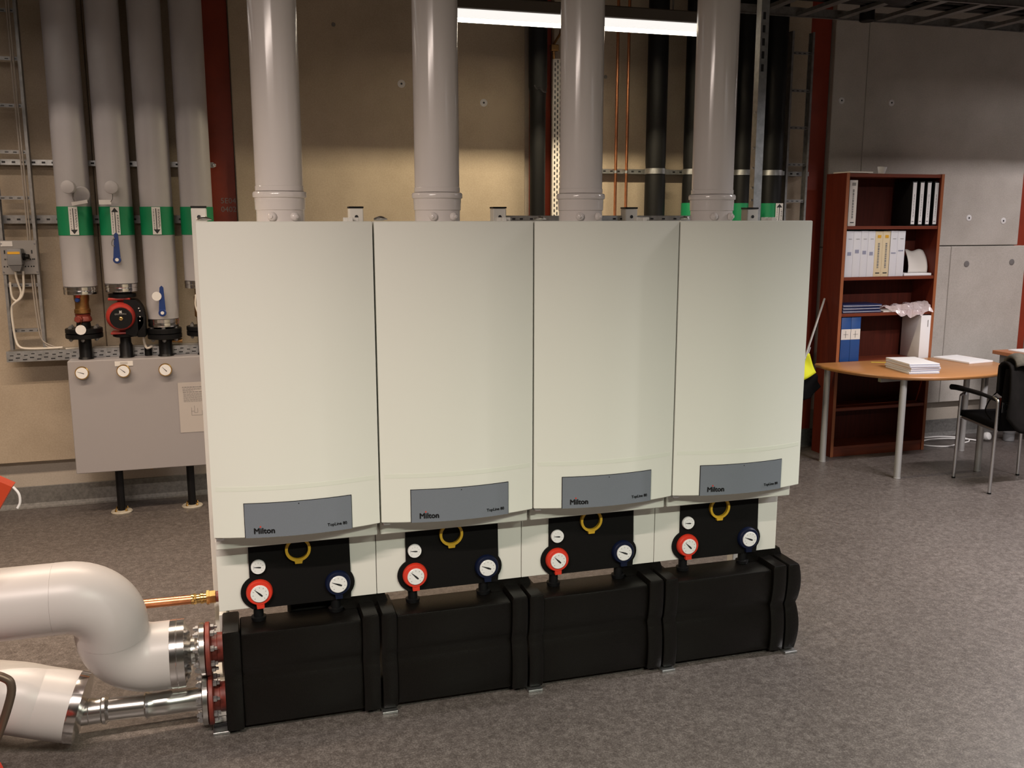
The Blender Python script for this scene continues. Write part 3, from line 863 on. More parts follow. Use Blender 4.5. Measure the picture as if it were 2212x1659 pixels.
def flange_pair(parent, x, z0, z1, R=0.098):
    b = MB(); g = 0.006; zm = (z0 + z1) / 2
    b.lathe((x, PY, z0), (0, 0, 1), [(0, 0.05), (0, R - 0.003), (0.003, R), (zm - z0 - g / 2, R), (zm - z0, R - 0.012), (zm - z0 + g / 2, R), (z1 - z0 - 0.003, R), (z1 - z0, R - 0.003), (z1 - z0, 0.05)], 32)
    f = b.build('flange', M_BLKGLOSS, parent)
    for k in range(6):
        a = PI / 6 + k * PI / 3
        b = MB(); b.lathe((x + (R - 0.022) * math.cos(a), PY + (R - 0.022) * math.sin(a), z0 - 0.0162), (0, 0, 1), [(0, 0.006), (0.004, 0.006), (0.005, 0.011), (0.016, 0.011)], 6)
        b.build('bolt', M_GALVD, f)
        b = MB(); b.lathe((x + (R - 0.022) * math.cos(a), PY + (R - 0.022) * math.sin(a), z1 + 0.0002), (0, 0, 1), [(0, 0.011), (0.010, 0.011), (0.011, 0.006), (0.016, 0.006)], 6)
        b.build('nut', M_GALVD, f)
def riser(x, zb0, zb1, lab, grp='grey insulated pipes standing on the manifold cabinet', flare=False):
    t = thing('insulated_riser', lab, 'pipe', (x, PY, 0.917), grp)
    b = MB()
    if flare:
        b.lathe((x, PY, 0), (0, 0, 1), [(zb1 + 0.0005, 0.082), (zb1 + 0.03, 0.084), (zb1 + 0.075, 0.0885), (zb1 + 0.22, 0.0868), (zb1 + 0.3, PR), (ZC - 0.002, PR)], 44)
    else:
        b.lathe((x, PY, 0), (0, 0, 1), [(zb1 + 0.0005, PR - 0.002), (zb1 + 0.003, PR), (ZC - 0.002, PR)], 44)
    b.build('jacket', M_PVC2, t)
    b = MB(); R_ = 0.084 if flare else PR
    b.lathe((x, PY, 0), (0, 0, 1), [(zb0, R_ - 0.03), (zb0 + 0.0002, R_ + 0.001), (zb0 + 0.012, R_ + 0.002), ((zb0 + zb1) / 2, R_ + 0.0005), ((zb0 + zb1) / 2 + 0.002, R_ + 0.002), (zb1 - 0.002, R_ + 0.0025), (zb1, R_ - 0.01)], 44)
    b.build('end_band', M_ALU, t)
    b = MB(); b.lathe((x, PY, 0), (0, 0, 1), [(1.606, PR + 0.0008), (1.606, PR + 0.0022), (1.761, PR + 0.0022), (1.761, PR + 0.0008)], 44, caps=False)
    b.build('green_band', M_GREEN, t)
    return t
def stub(t, x, z1, r=0.0345):
    b = MB(); b.lathe((x, PY, 0), (0, 0, 1), [(0.9165, r + 0.008), (0.925, r + 0.002), (0.93, r), (z1, r)], 24); b.build('stub_pipe', M_BLKGLOSS, t)
P1, P2, P3, P4 = -0.805, -0.592, -0.380, -0.166
# pipe 1: temperature head, brass valve, flange
t = riser(P1, 1.282, 1.325, 'leftmost grey insulated pipe, down arrow on green band, brass valve below')
arrow_sign(t, P1 + 0.005, 1.684, False)
b = MB(); b.lathe((P1 + 0.01, PY - PR + 0.006, 1.862), (-0.12, -1, 0.0), [(0, 0.012), (0.05, 0.012), (0.052, 0.034), (0.080, 0.036), (0.092, 0.034), (0.094, 0.030)], 28); h = b.build('sensor_head', M_PVC2, t)
b = MB(); b.lathe((P1 + 0.045, PY - PR + 0.012, 1.825), (0.45, -1, -0.1), [(0, 0.045), (0.025, 0.045), (0.03, 0.04)], 24); b.build('sensor_boss', M_PVC2, t)
b = MB(); b.box(P1 + 0.005, P1 + 0.085, PY - PR - 0.030, PY - PR - 0.027, 1.772, 1.790, mat=Matrix.Translation((P1 + 0.045, 0, 1.781)) @ Matrix.Rotation(-0.18, 4, 'Y') @ Matrix.Translation((-P1 - 0.045, 0, -1.781))); b.build('label_plate', M_LABEL, t, smooth=0)
b = MB(); b.tube([(P1 + 0.02, PY - PR - 0.05, 1.845), (P1 + 0.014, PY - PR - 0.03, 1.80), (P1 + 0.02, PY - PR - 0.0285, 1.785)], 0.002, 6); b.build('wire', M_GALVD, t)
b = MB(); b.lathe((P1, PY, 0), (0, 0, 1), [(1.170, 0.032), (1.175, 0.043), (1.195, 0.043), (1.2, 0.038), (1.235, 0.036), (1.25, 0.040), (1.2815, 0.040)], 20); b.build('valve_body', M_BRASSD, t)
b = MB(); b.lathe((P1, PY, 0), (0, 0, 1), [(1.125, 0.038), (1.132, 0.047), (1.150, 0.044), (1.158, 0.038), (1.1695, 0.042)], 18); b.build('valve_bonnet', M_RUST, t)
b = MB(); b.lathe((P1 - 0.012, PY - 0.036, 1.252), (-0.1, -1, 0), [(0, 0.012), (0.02, 0.012), (0.022, 0.014), (0.03, 0.010)], 10); b.build('blue_drain_cap', M_LEVER, t)
b = MB(); b.lathe((P1 - 0.008, PY - 0.034, 1.272), (-0.1, -1, 0), [(0, 0.011), (0.026, 0.011)], 10); b.build('red_drain_cap', M_REDP, t)
b = MB(); b.lathe((P1 - 0.01, PY - 0.030, 1.145), (-0.2, -1, 0), [(0, 0.02), (0.035, 0.02), (0.036, 0.016), (0.045, 0.016)], 8); b.build('plug', M_RUST, t)
b = MB(); b.lathe((P1, PY, 0), (0, 0, 1), [(1.0915, 0.040), (1.1245, 0.036)], 20); b.build('neck', M_BLKGLOSS, t)
flange_pair(t, P1, 1.036, 1.091)
stub(t, P1, 1.0355)
tagdisc(t, P1 - 0.002, PY - 0.104, 1.091)
b = MB(); b.tube([(P1 - 0.002, PY - 0.105, 1.117), (P1, PY - 0.06, 1.135)], 0.0015, 6); b.build('wire', M_BRASS, t)
# pipe 2: circulation pump below
t = riser(P2, 1.293, 1.338, 'second grey insulated pipe, up arrow on green band and blue lever, above the pump')
arrow_sign(t, P2 + 0.002, 1.684, True)
b = MB(); b.lathe((P2 + 0.006, PY - PR + 0.006, 1.862), (-0.05, -1, 0.0), [(0, 0.012), (0.05, 0.012), (0.052, 0.034), (0.080, 0.036), (0.092, 0.034), (0.094, 0.030)], 28); b.build('sensor_head', M_PVC2, t)
b = MB(); b.box(P2 - 0.072, P2 - 0.010, PY - PR - 0.030, PY - PR - 0.027, 1.772, 1.796); b.build('label_plate', M_LABEL, t, smooth=0)
b = MB(); b.tube([(P2 + 0.004, PY - PR - 0.06, 1.828), (P2 + 0.0, PY - PR - 0.04, 1.80), (P2 - 0.012, PY - PR - 0.0285, 1.786)], 0.002, 6); b.build('wire', M_GALVD, t)
lever(t, P2 + 0.0, PY - PR - 0.045, 1.474, 1.612, 0.004)
b = MB(); b.tube(smoothpath([(P2 - 0.004, PY - PR - 0.048, 1.592), (P2 - 0.016, PY - PR - 0.050, 1.578), (P2 - 0.020, PY - PR - 0.050, 1.556), (P2 - 0.008, PY - PR - 0.048, 1.548)], 4), 0.003, 6); b.build('clip', M_GALVD, t)
b = MB(); b.lathe((P2, PY, 0), (0, 0, 1), [(1.2600, 0.06), (1.2605, 0.074), (1.2790, 0.074), (1.2795, 0.05), (1.2925, 0.05)], 28); b.build('upper_flange', M_BLKGLOSS, t)
t2 = t
t = thing('circulation_pump', 'red and black circulation pump below the second insulated pipe', 'pump', (P2, 5.62, 0.917))
b = MB(); b.lathe((P2, PY, 0), (0, 0, 1), [(0.9165, 0.042), (0.925, 0.036), (0.985, 0.036), (1.0, 0.030), (1.034, 0.030), (1.0345, 0.055), (1.040, 0.066), (1.052, 0.066), (1.053, 0.05)], 24); b.build('stub_pipe', M_BLKGLOSS, t)
b = MB(); b.box(P2 - 0.070, P2 + 0.045, PY - 0.062, PY + 0.05, 1.0535, 1.067, 0.006, 2); b.build('flange', M_PUMPR, t)
b = MB(); b.box(P2 - 0.072, P2 + 0.045, PY - 0.062, PY + 0.05, 1.245, 1.2595, 0.006, 2); b.build('flange', M_PUMPR, t)
b = MB(); b.tube([(P2, PY, 1.0675), (P2, PY, 1.2445)], 0.030, 20); b.build('volute', M_PUMPR, t)
b = MB(); b.lathe((P2 - 0.012, PY - 0.031, 1.158), (0.08, -1, -0.02), [(0, 0.060), (0.01, 0.077), (0.055, 0.077), (0.078, 0.070), (0.088, 0.060)], 36); b.build('motor_housing', M_PUMPR, t)
b = MB(); b.lathe((P2 - 0.002, PY - 0.1195, 1.152), (0, -1, 0), [(0, 0.0585), (0.010, 0.0585), (0.013, 0.056), (0.013, 0.001)], 40); fpl = b.build('face_plate', M_BLKGLOSS, t)
b = MB(); b.lathe((P2 - 0.002, PY - 0.1326, 1.150), (0, -1, 0), [(0, 0.0105), (0.003, 0.0105), (0.004, 0.008)], 20); b.build('vent_screw', M_BRASS, fpl)
text_part('lettering', 'GRUNDFOS', 0.0115, M_LABEL, fpl, (P2 - 0.034, PY - 0.1334, 1.171), (1, 0, 0), (0, 0, 1), 0.0003)
b = MB()   # small crossed-blade emblem above the word
for sgn in (-1, 1):
    cx = P2 - 0.002; cz = 1.187; y = PY - 0.1332
    b.prism([(cx - sgn * 0.008, y, cz + 0.006), (cx - sgn * 0.003, y, cz + 0.007), (cx + sgn * 0.008, y, cz - 0.005), (cx + sgn * 0.003, y, cz - 0.007)], (0, -0.0005, 0))
b.build('emblem', M_LABEL, fpl, smooth=0)
# hood at the right of the motor
hood = []
for a in range(60, -61, -12):
    hood.append((P2 + 0.035 + 0.080 * math.cos(math.radians(a)), PY - 0.075, 1.158 + 0.102 * math.sin(math.radians(a))))
hood += [(P2 + 0.066, PY - 0.075, 1.04), (P2 + 0.012, PY - 0.075, 1.055), (P2 + 0.012, PY - 0.075, 1.25)]
b = MB(); b.prism(hood, (0, 0.11, 0)); hd = b.build('control_box', M_BLKGLOSS, t, smooth=25)
b = MB(); b.box(P2 + 0.068, P2 + 0.118, PY - 0.075, PY + 0.03, 1.035, 1.16, 0.01, 2); b.build('terminal_box', M_BLKGLOSS, t)
for zz, xx in ((1.200, 0.088), (1.185, 0.093), (1.152, 0.092), (1.130, 0.090)):
    b = MB(); b.lathe((P2 + xx, PY - 0.0752, zz), (0, -1, 0), [(0, 0.0035), (0.0015, 0.0035)], 10); b.build('indicator', M_LABEL, hd)
b = MB(); b.tube(smoothpath([(P2 + 0.098, PY - 0.02, 1.0345), (P2 + 0.100, PY - 0.015, 1.0), (P2 + 0.112, PY - 0.01, 0.965), (P2 + 0.140, PY, 0.975)], 5), 0.007, 10); b.build('cable', M_CABLE, t)
# pipe 3
t = riser(P3, 1.088, 1.134, 'third grey insulated pipe, down arrow, blue lever and round tag near its foot', flare=True)
arrow_sign(t, P3 + 0.002, 1.684, False)
lever(t, P3 + 0.004, PY - PR - 0.050, 1.176, 1.318, 0.003)
tagdisc(t, P3 - 0.020, PY - PR - 0.054, 1.270, 0.025)
b = MB(); b.lathe((P3, PY, 0), (0, 0, 1), [(1.0785, 0.06), (1.0875, 0.07)], 24); b.build('neck', M_BLKGLOSS, t)
flange_pair(t, P3, 1.018, 1.078, 0.094)
stub(t, P3, 1.0175, 0.037)
b = MB(); b.lathe((P3 - 0.098, PY + 0.03, 0), (0, 0, 1), [(0.9165, 0.02), (0.965, 0.02)], 14); b.build('small_stub', M_BLKGLOSS, t)
b = MB(); b.lathe((P3 + 0.038, PY, 1.0), (1, 0, 0), [(0, 0.010), (0.03, 0.010), (0.031, 0.013), (0.055, 0.013)], 12); b.build('drain_cock', M_BRASSD, t)
# pipe 4
t = riser(P4, 1.304, 1.346, 'fourth grey insulated pipe, partly hidden behind the first boiler')
b = MB(); b.lathe((P4, PY, 0), (0, 0, 1), [(1.0845, 0.034), (1.13, 0.034), (1.14, 0.044), (1.25, 0.044), (1.26, 0.036), (1.3035, 0.036)], 20); b.build('valve_body', M_BRASSD, t)
flange_pair(t, P4, 1.030, 1.084, 0.094)
stub(t, P4, 1.0295)
b = MB(); b.tube(smoothpath([(P4 - 0.03, PY - 0.07, 1.27), (P4 - 0.035, PY - 0.08, 1.21), (P4 - 0.022, PY - 0.085, 1.16)], 4), 0.004, 8); b.build('cable', M_CABLE, t)

# manifold cabinet
t = thing('manifold_cabinet', 'grey sheet-metal manifold cabinet on two black legs under the insulated pipes', 'cabinet', (-0.5, PY, 0))
b = MB(); b.box(-0.892, -0.085, 5.62, 5.762, 0.272, 0.916, 0.003); b.build('body', M_CABINET, t, smooth=0)
for x in (-0.680, -0.288):
    b = MB(); b.lathe((x, PY, 0), (0, 0, 1), [(0.016, 0.022), (0.2715, 0.022)], 20); l = b.build('leg', M_BLKGLOSS, t)
    b = MB(); b.lathe((x, PY, 0), (0, 0, 1), [(0.0003, 0.058), (0.008, 0.060), (0.013, 0.055), (0.0155, 0.026)], 28); b.build('foot', M_STONE, l)
    for k in range(4):
        a = PI / 4 + k * PI / 2
        b = MB(); b.lathe((x + 0.040 * math.cos(a), PY + 0.040 * math.sin(a), 0.0158), (0, 0, 1), [(0, 0.008), (0.006, 0.008), (0.007, 0.005), (0.014, 0.005)], 6); b.build('bolt', M_BRASS, l)
for i, (x, z, an) in enumerate(((P1 - 0.012, 0.853, 160), (P2 - 0.011, 0.854, 138), (P3 - 0.002, 0.851, 132), (P4 + 0.008, 0.848, 120))):
    b = MB(); b.lathe((x, 5.6195, z), (0, -1, 0), [(0, 0.014), (0.016, 0.014), (0.018, 0.034), (0.020, 0.0365), (0.030, 0.0365), (0.033, 0.034), (0.033, 0.031)], 30)
    g = b.build('thermometer', M_BRASS, t); g['label'] = 'round brass-rimmed thermometer'
    b = MB(); b.lathe((x, 5.5862, z), (0, -1, 0), [(0, 0.0308), (0.0012, 0.0308)], 28); b.build('dial', M_DIAL, g)
    u = Vector((math.cos(math.radians(an)), 0, math.sin(math.radians(an)))); v = Vector((-u.z, 0, u.x)); c = Vector((x, 5.5848, z))
    b = MB(); b.prism([c - u * 0.012 - v * 0.0022, c + u * 0.024 - v * 0.0004, c + u * 0.024 + v * 0.0004, c - u * 0.012 + v * 0.0022], (0, -0.0007, 0)); b.build('needle', M_INK, g, smooth=0)
b = MB(); b.box(-0.648, -0.553, 5.6165, 5.6195, 0.879, 0.906); lp = b.build('name_plate', M_LABEL, t, smooth=0)
b = MB()
for z in (0.899, 0.892, 0.885):
    b.box(-0.62, -0.58 - 0.01 * (z < 0.89), 5.616, 5.6164, z - 0.0012, z + 0.0012)
b.build('small_print', M_GREYINK, lp, smooth=0)
b = MB(); b.lathe((-0.50, 5.72, 0.245), (0, 0, 1), [(0, 0.008), (0.012, 0.012), (0.0265, 0.012)], 10); b.build('drain_valve', M_BRASSD, t)
# instruction sheet
t = thing('instruction_sheet', 'printed instruction sheet stuck on the grey manifold cabinet', 'paper', (-0.215, 5.6185, 0.474))
b = MB(); b.box(-0.322, -0.110, 5.6180, 5.6194, 0.474, 0.768); sh = b.build('sheet', mat('plastic_sleeve', (0.47, 0.43, 0.40), 0.25), t, smooth=0)
b = MB(); rnd = random.Random(3)
def line(x0_, x1_, z, h):
    x = x0_
    while x < x1_:
        l = rnd.uniform(0.006, 0.018)
        b.box(x, min(x + l, x1_), 5.6174, 5.6179, z - h / 2, z + h / 2); x += l + 0.003
line(-0.30, -0.13, 0.740, 0.0045); line(-0.298, -0.17, 0.731, 0.0022); line(-0.298, -0.2, 0.725, 0.0022); line(-0.298, -0.24, 0.719, 0.0022)
line(-0.297, -0.13, 0.711, 0.0045)
for i in range(9):
    line(-0.295, -0.15 - 0.02 * (i % 3), 0.702 - i * 0.0058, 0.0022)
b.build('small_print', M_GREYINK, sh, smooth=0)
b = MB(); xs = (-0.250, -0.232, -0.215)
for (xa, xb, za, zb) in ((-0.256, -0.254, 0.575, 0.620), (-0.256, -0.196, 0.573, 0.575), (-0.198, -0.196, 0.575, 0.600), (-0.240, -0.238, 0.590, 0.630), (-0.240, -0.222, 0.588, 0.590), (-0.223, -0.221, 0.590, 0.615), (-0.256, -0.240, 0.597, 0.599)):
    b.box(xa, xb, 5.6174, 5.6179, za, zb)
b.build('diagram', M_GREYINK, sh, smooth=0)

# ------------------------------------------------------------------ left wall rails, ladder, tray
def wall_rail(x0, x1, z, h, lab, grp, slots=True, m=None, end=True, y=5.862):
    m = m or M_GALV
    t = thing('slotted_rail', lab, 'rail', ((x0 + x1) / 2, y, z), grp)
    b = MB(); b.box(x0, x1, y - 0.020, y - 0.017, z - h / 2, z + h / 2); b.box(x0, x1, y - 0.0168, y + 0.02, z + h / 2 - 0.003, z + h / 2); b.box(x0, x1, y - 0.0168, y + 0.02, z - h / 2, z - h / 2 + 0.003)
    b.build('channel', m, t, smooth=0)
    b = MB(); x = x0 + 0.03
    while x < x1 - 0.04:
        b.box(x, x + 0.018, y - 0.0207, y - 0.0202, z - 0.005, z + 0.005); x += 0.05
    b.build('slots', M_INK, t, smooth=0)
    for xx in (x0 + 0.1, (x0 + x1) / 2 + 0.043, x1 - 0.1):
        b = MB(); b.box(xx - 0.02, xx + 0.02, y + 0.0202, 5.8995, z - 0.018, z + 0.018); b.build('bracket', M_GALVD, t, smooth=0)
    return t
RG = 'slotted rails fixed along the back wall'
t = wall_rail(-3.0, -0.062, 2.002, 0.030, 'upper slotted rail behind the four insulated pipes', RG)
b = MB(); b.lathe((-0.060, 5.84, 2.0), (0, -1, 0), [(0, 0.013), (0.012, 0.013), (0.014, 0.009)], 6); b.build('bolt', M_CHROME, t)
wall_rail(-3.0, -0.14, 1.692, 0.046, 'wider lower slotted rail at green band height behind the insulated pipes', RG, m=M_GALVD)
wall_rail(2.09, 3.92, 1.999, 0.030, 'slotted rail behind the black pipes and copper pipes', RG)
# ladder
def cable_ladder(x0, x1, y, z0, z1, rungs, lab, m, grp):
    t = thing('cable_ladder', lab, 'cable ladder', ((x0 + x1) / 2, y, z0), grp)
    for x in (x0, x1):
        b = MB(); b.box(x - 0.0025, x + 0.0025, y - 0.025, y + 0.025, z0, z1); s = 1 if x == x0 else -1
        b.box(min(x + s * 0.0026, x + s * 0.013), max(x + s * 0.0026, x + s * 0.013), y - 0.025, y - 0.0225, z0, z1)
        b.box(min(x + s * 0.0026, x + s * 0.013), max(x + s * 0.0026, x + s * 0.013), y + 0.0225, y + 0.025, z0, z1)
        b.build('side_rail', m, t, smooth=0)
    for z in rungs:
        b = MB(); b.box(x0 + 0.003, x1 - 0.003, y - 0.012, y + 0.012, z - 0.0015, z + 0.0015); b.box(x0 + 0.003, x1 - 0.003, y - 0.014, y - 0.0122, z - 0.018, z + 0.0015)
        r = b.build('rung', m, t, smooth=0)
        b = MB()
        for i in range(4):
            xx = x0 + (x1 - x0) * (i + 0.7) / 4.4
            b.box(xx - 0.009, xx + 0.009, y - 0.0147, y - 0.0142, z - 0.012, z - 0.007)
        b.build('slots', M_INK, r, smooth=0)
    return t
LG = 'vertical cable ladders on the back wall'
tl = cable_ladder(-1.200, -1.022, 5.81, 0.968, ZC - 0.002, (3.04, 2.795, 2.55, 2.306, 2.062, 1.817, 1.34, 1.086), 'galvanised cable ladder on the wall left of the insulated pipes', M_GALVD, LG)
for xx in (-1.19, -1.04):
    b = MB(); b.box(xx, xx + 0.014, 5.8355, 5.8412, 1.99, 2.014); b.build('rail_clip', M_GALVD, tl, smooth=0)
cable_ladder(3.690, 3.858, 5.79, 0.4, 2.93, (2.80, 2.556, 2.312, 2.066, 1.82, 1.574, 1.33, 1.08, 0.83, 0.58), 'dark cable ladder on the wall right of the black pipes', M_GALVD, LG)
# grey cables clipped in the left ladder
for i, (dx, zb) in enumerate(((0, 1.02), (0.012, 1.0))):
    b = MB(); b.tube(smoothpath([(-1.070 + dx, 5.792, ZC - 0.005), (-1.068 + dx, 5.792, 2.4), (-1.064 + dx, 5.792, 1.9), (-1.062 + dx, 5.792, 1.35), (-1.052 + dx, 5.792, 1.10), (-1.040 + dx, 5.79, zb + 0.01), (-1.015 + dx, 5.785, zb - 0.02), (-0.95 + dx, 5.785, 0.968 + i * 0.010)], 5), 0.0045, 8)
    tag(b.build('grey_cable', M_CABLEG, None), ('grey cable clipped to the left wall ladder, the one nearer its middle', 'grey cable clipped to the left wall ladder, the one nearer its right rail')[i], 'cable', 'grey cables on the left ladder')
# isolator switch on its plate
t = thing('isolator_switch', 'grey isolator switch with amber strip on a mounting plate across the left ladder', 'switch', (-1.11, 5.77, 1.39))
b = MB(); b.box(-1.205, -1.022, 5.779, 5.7845, 1.392, 1.578, 0.001); pl = b.build('mounting_plate', M_PLATE, t, smooth=0)
for x, z in ((-1.197, 1.56), (-1.032, 1.56), (-1.197, 1.405), (-1.030, 1.405)):
    b = MB(); b.lathe((x, 5.7785, z), (0, -1, 0), [(0, 0.005), (0.003, 0.004)], 10); b.build('screw', M_CHROME, pl)
b = MB()
for z, xs in ((1.515, (-1.188, -1.052)), (1.475, (-1.188, -1.177, -1.062, -1.050, -1.042)), (1.435, (-1.195, -1.180, -1.165, -1.150, -1.135, -1.09, -1.075, -1.060, -1.048))):
    for x in xs:
        b.box(x, x + 0.007, 5.7782, 5.7788, z - (0.010 if z > 1.5 else 0.004), z + (0.010 if z > 1.5 else 0.004))
b.build('slots', M_INK, pl, smooth=0)
b = MB(); b.box(-1.200, -1.141, 5.776, 5.7788, 1.546, 1.574); b.build('label_plate', M_LABEL, pl, smooth=0)
b = MB(); b.box(-1.160, -1.088, 5.700, 5.7785, 1.445, 1.535, 0.005, 2); sb = b.build('switch_box', M_SWITCH, t)
b = MB(); b.box(-1.155, -1.094, 5.6985, 5.6998, 1.506, 1.519); b.build('amber_strip', M_SIGNY, sb, smooth=0)
b = MB(); b.lathe((-1.0878, 5.74, 1.490), (1, -0.2, 0), [(0, 0.020), (0.012, 0.020), (0.014, 0.014), (0.032, 0.014), (0.033, 0.010)], 20); b.build('knob', M_BLKGLOSS, t)
b = MB(); b.prism([(-1.155, 5.705, 1.4445), (-1.09, 5.705, 1.4445), (-1.105, 5.72, 1.412), (-1.14, 5.72, 1.412)], (0, 0.055, 0)); b.build('gland_box', M_SWITCH, t, smooth=0)
# white cables below it
b = MB(); b.tube(smoothpath([(-1.136, 5.76, 1.410), (-1.134, 5.765, 1.37), (-1.128, 5.772, 1.335), (-1.120, 5.775, 1.295), (-1.130, 5.775, 1.262), (-1.150, 5.775, 1.247), (-1.168, 5.775, 1.275), (-1.170, 5.775, 1.35)], 5), 0.0058, 8)
tag(b.build('white_cable', M_CABLE, None), 'short looped white cable below the isolator switch', 'cable', 'white cables below the isolator')
b = MB(); b.tube(smoothpath([(-1.098, 5.760, 1.410), (-1.100, 5.763, 1.35), (-1.106, 5.766, 1.30), (-1.122, 5.763, 1.262), (-1.155, 5.760, 1.235), (-1.174, 5.772, 1.205), (-1.175, 5.772, 1.12), (-1.168, 5.772, 1.03), (-1.150, 5.765, 0.990), (-1.105, 5.765, 0.978), (-1.0, 5.765, 0.976), (-0.93, 5.765, 0.978)], 5), 0.0062, 8)
tag(b.build('white_cable', M_CABLE, None), 'long white cable from the isolator switch down to the perforated tray', 'cable', 'white cables below the isolator')
# perforated tray
t = thing('perforated_tray', 'long perforated galvanised cable tray on the wall above the manifold cabinet', 'cable tray', (-0.7, 5.80, 0.90))
b = MB(); b.box(-1.222, 0.30, 5.768, 5.8995, 0.9595, 0.9615); b.box(-1.222, 0.30, 5.766, 5.7678, 0.905, 0.9655); b.build('channel', M_GALV, t, smooth=0)
b = MB(); x = -1.212; k = 0
while x < 0.28:
    b.box(x, x + 0.022, 5.7653, 5.7658, 0.914 + 0.010 * (k % 2), 0.920 + 0.010 * (k % 2)); b.box(x + 0.008, x + 0.026, 5.7653, 5.7658, 0.938 + 0.008 * (k % 2), 0.943 + 0.008 * (k % 2)); x += 0.036; k += 1
b.build('slots', M_INK, t, smooth=0)
for x in (-1.1, -0.5):
    b = MB(); b.box(x - 0.015, x + 0.015, 5.77, 5.8995, 0.93, 0.9593); b.build('bracket', M_GALVD, t, smooth=0)
b = MB(); b.tube([(-0.92, 5.79, 0.9665), (-0.86, 5.79, 0.969), (-0.7, 5.80, 0.9665), (-0.05, 5.80, 0.9665)], 0.0045, 8)
tag(b.build('tray_cable', M_CABLE, None), 'thin white cable lying along the perforated tray behind the stub pipes', 'cable')

# ------------------------------------------------------------------ pipes on the wall behind the boilers
BG = 'black insulated pipes on the wall behind the boilers'
def black_pipe(cx, r, lab, clamp=True, z1=ZC - 0.002, z0=0.0006):
    t = thing('black_pipe', lab, 'pipe', (cx, 5.75, z0), BG)
    b = MB(); b.lathe((cx, 5.75, 0), (0, 0, 1), [(z0, r), (1.93, r * 1.02), (1.975, r * 0.96), (2.025, r * 0.96), (2.06, r * 1.0), (z1, r)], 28); b.build('insulation', M_BLK, t)
    if clamp:
        b = MB(); b.lathe((cx, 5.75, 0), (0, 0, 1), [(1.980, r * 0.965), (1.980, r * 1.04), (2.015, r * 1.04), (2.015, r * 0.965)], 28, caps=False)
        b.box(cx + r * 1.03, cx + r * 1.03 + 0.024, 5.742, 5.748, 1.984, 2.011); b.box(cx + r * 1.03, cx + r * 1.03 + 0.024, 5.752, 5.758, 1.984, 2.011)
        b.box(cx - 0.015, cx + 0.015, 5.75 + r * 1.01, 5.8415, 1.985, 2.010)
        b.build('clamp', M_GALV, t)
    return t
black_pipe(2.700, 0.066, 'black insulated pipe right of the two copper pipes, clamped to the rail')
def green_label(t, cx, r, z0=1.60, z1=1.795):
    b = MB(); b.lathe((cx, 5.75, 0), (0, 0, 1), [(z0, r * 1.02 + 0.001), (z0, r * 1.02 + 0.003), (z1, r * 1.02 + 0.003), (z1, r * 1.02 + 0.001)], 28, caps=False); b.build('green_band', M_GREEN, t)
t = black_pipe(2.972, 0.066, 'black insulated pipe half hidden behind the left of the fourth flue'); green_label(t, 2.972, 0.066)
t = black_pipe(3.345, 0.064, 'black insulated pipe half hidden behind the right of the fourth flue'); green_label(t, 3.345, 0.064)
b = MB(); b.box(3.36, 3.405, 5.67, 5.673, 1.62, 1.795); b.build('label_plate', M_LABEL, t, smooth=0)
t = black_pipe(3.566, 0.070, 'black insulated pipe with green band and up arrow by the right-hand ladder'); green_label(t, 3.566, 0.070)
arrow_sign(t, 3.588, 1.712, True, y=5.668, w=0.055, h=0.165)
t = thing('fat_black_pipe', 'fat black wrapped pipe in front of the red column between second and third flues', 'pipe', (1.888, 5.75, 0.0))
b = MB(); b.lathe((1.888, 5.75, 0), (0, 0, 1), [(0.0006, 0.047), (2.42, 0.050), (2.47, 0.053), (2.5, 0.058), (ZC - 0.002, 0.060)], 28); b.build('insulation', M_BLK, t)
b = MB(); rnd = random.Random(5)
b.tube(smoothpath([(1.845, 5.688, 2.50), (1.862, 5.684, 2.478), (1.880, 5.683, 2.484), (1.905, 5.684, 2.462), (1.925, 5.69, 2.465)], 3), 0.005, 6); b.build('wrap_edge', mat('shiny_black_wrap', (0.05, 0.05, 0.05), 0.2), t)
t = thing('perforated_strip', 'white perforated cable tray standing upright beside the red column, left of third flue', 'cable tray', (2.03, 5.80, 0.3))
b = MB(); b.box(2.004, 2.092, 5.797, 5.799, 0.3, 2.68); b.box(2.004, 2.006, 5.7992, 5.82, 0.3, 2.68); b.box(2.090, 2.092, 5.7992, 5.82, 0.3, 2.68); b.build('channel', M_PAPERW, t, smooth=0)
b = MB(); z = 1.6; k = 0
while z < 2.66:
    for j, xx in enumerate((2.018, 2.036, 2.054, 2.072)):
        zz = z + (0.016 if j % 2 else 0)
        b.box(xx - 0.004, xx + 0.004, 5.7964, 5.7968, zz, zz + 0.019)
    z += 0.0335
b.build('slots', M_INK, t, smooth=0)
for z in (0.6, 1.4, 2.2):
    b = MB(); b.box(2.05, 2.07, 5.8203, 5.8995, z, z + 0.02); b.build('bracket', M_GALVD, t, smooth=0)
t = thing('pipe_bracket', 'small steel bracket and clip on top of the white perforated strip', 'bracket', (2.0, 5.75, 2.7))
b = MB(); b.box(1.978, 2.03, 5.76, 5.80, 2.722, 2.760, 0.004); b.tube([(2.0, 5.78, 2.76), (2.05, 5.80, 2.83), (2.07, 5.85, 2.86)], 0.008, 8); b.tube([(2.0, 5.78, 2.722), (2.01, 5.80, 2.681)], 0.008, 8); b.build('clip', M_BRASSD, t)
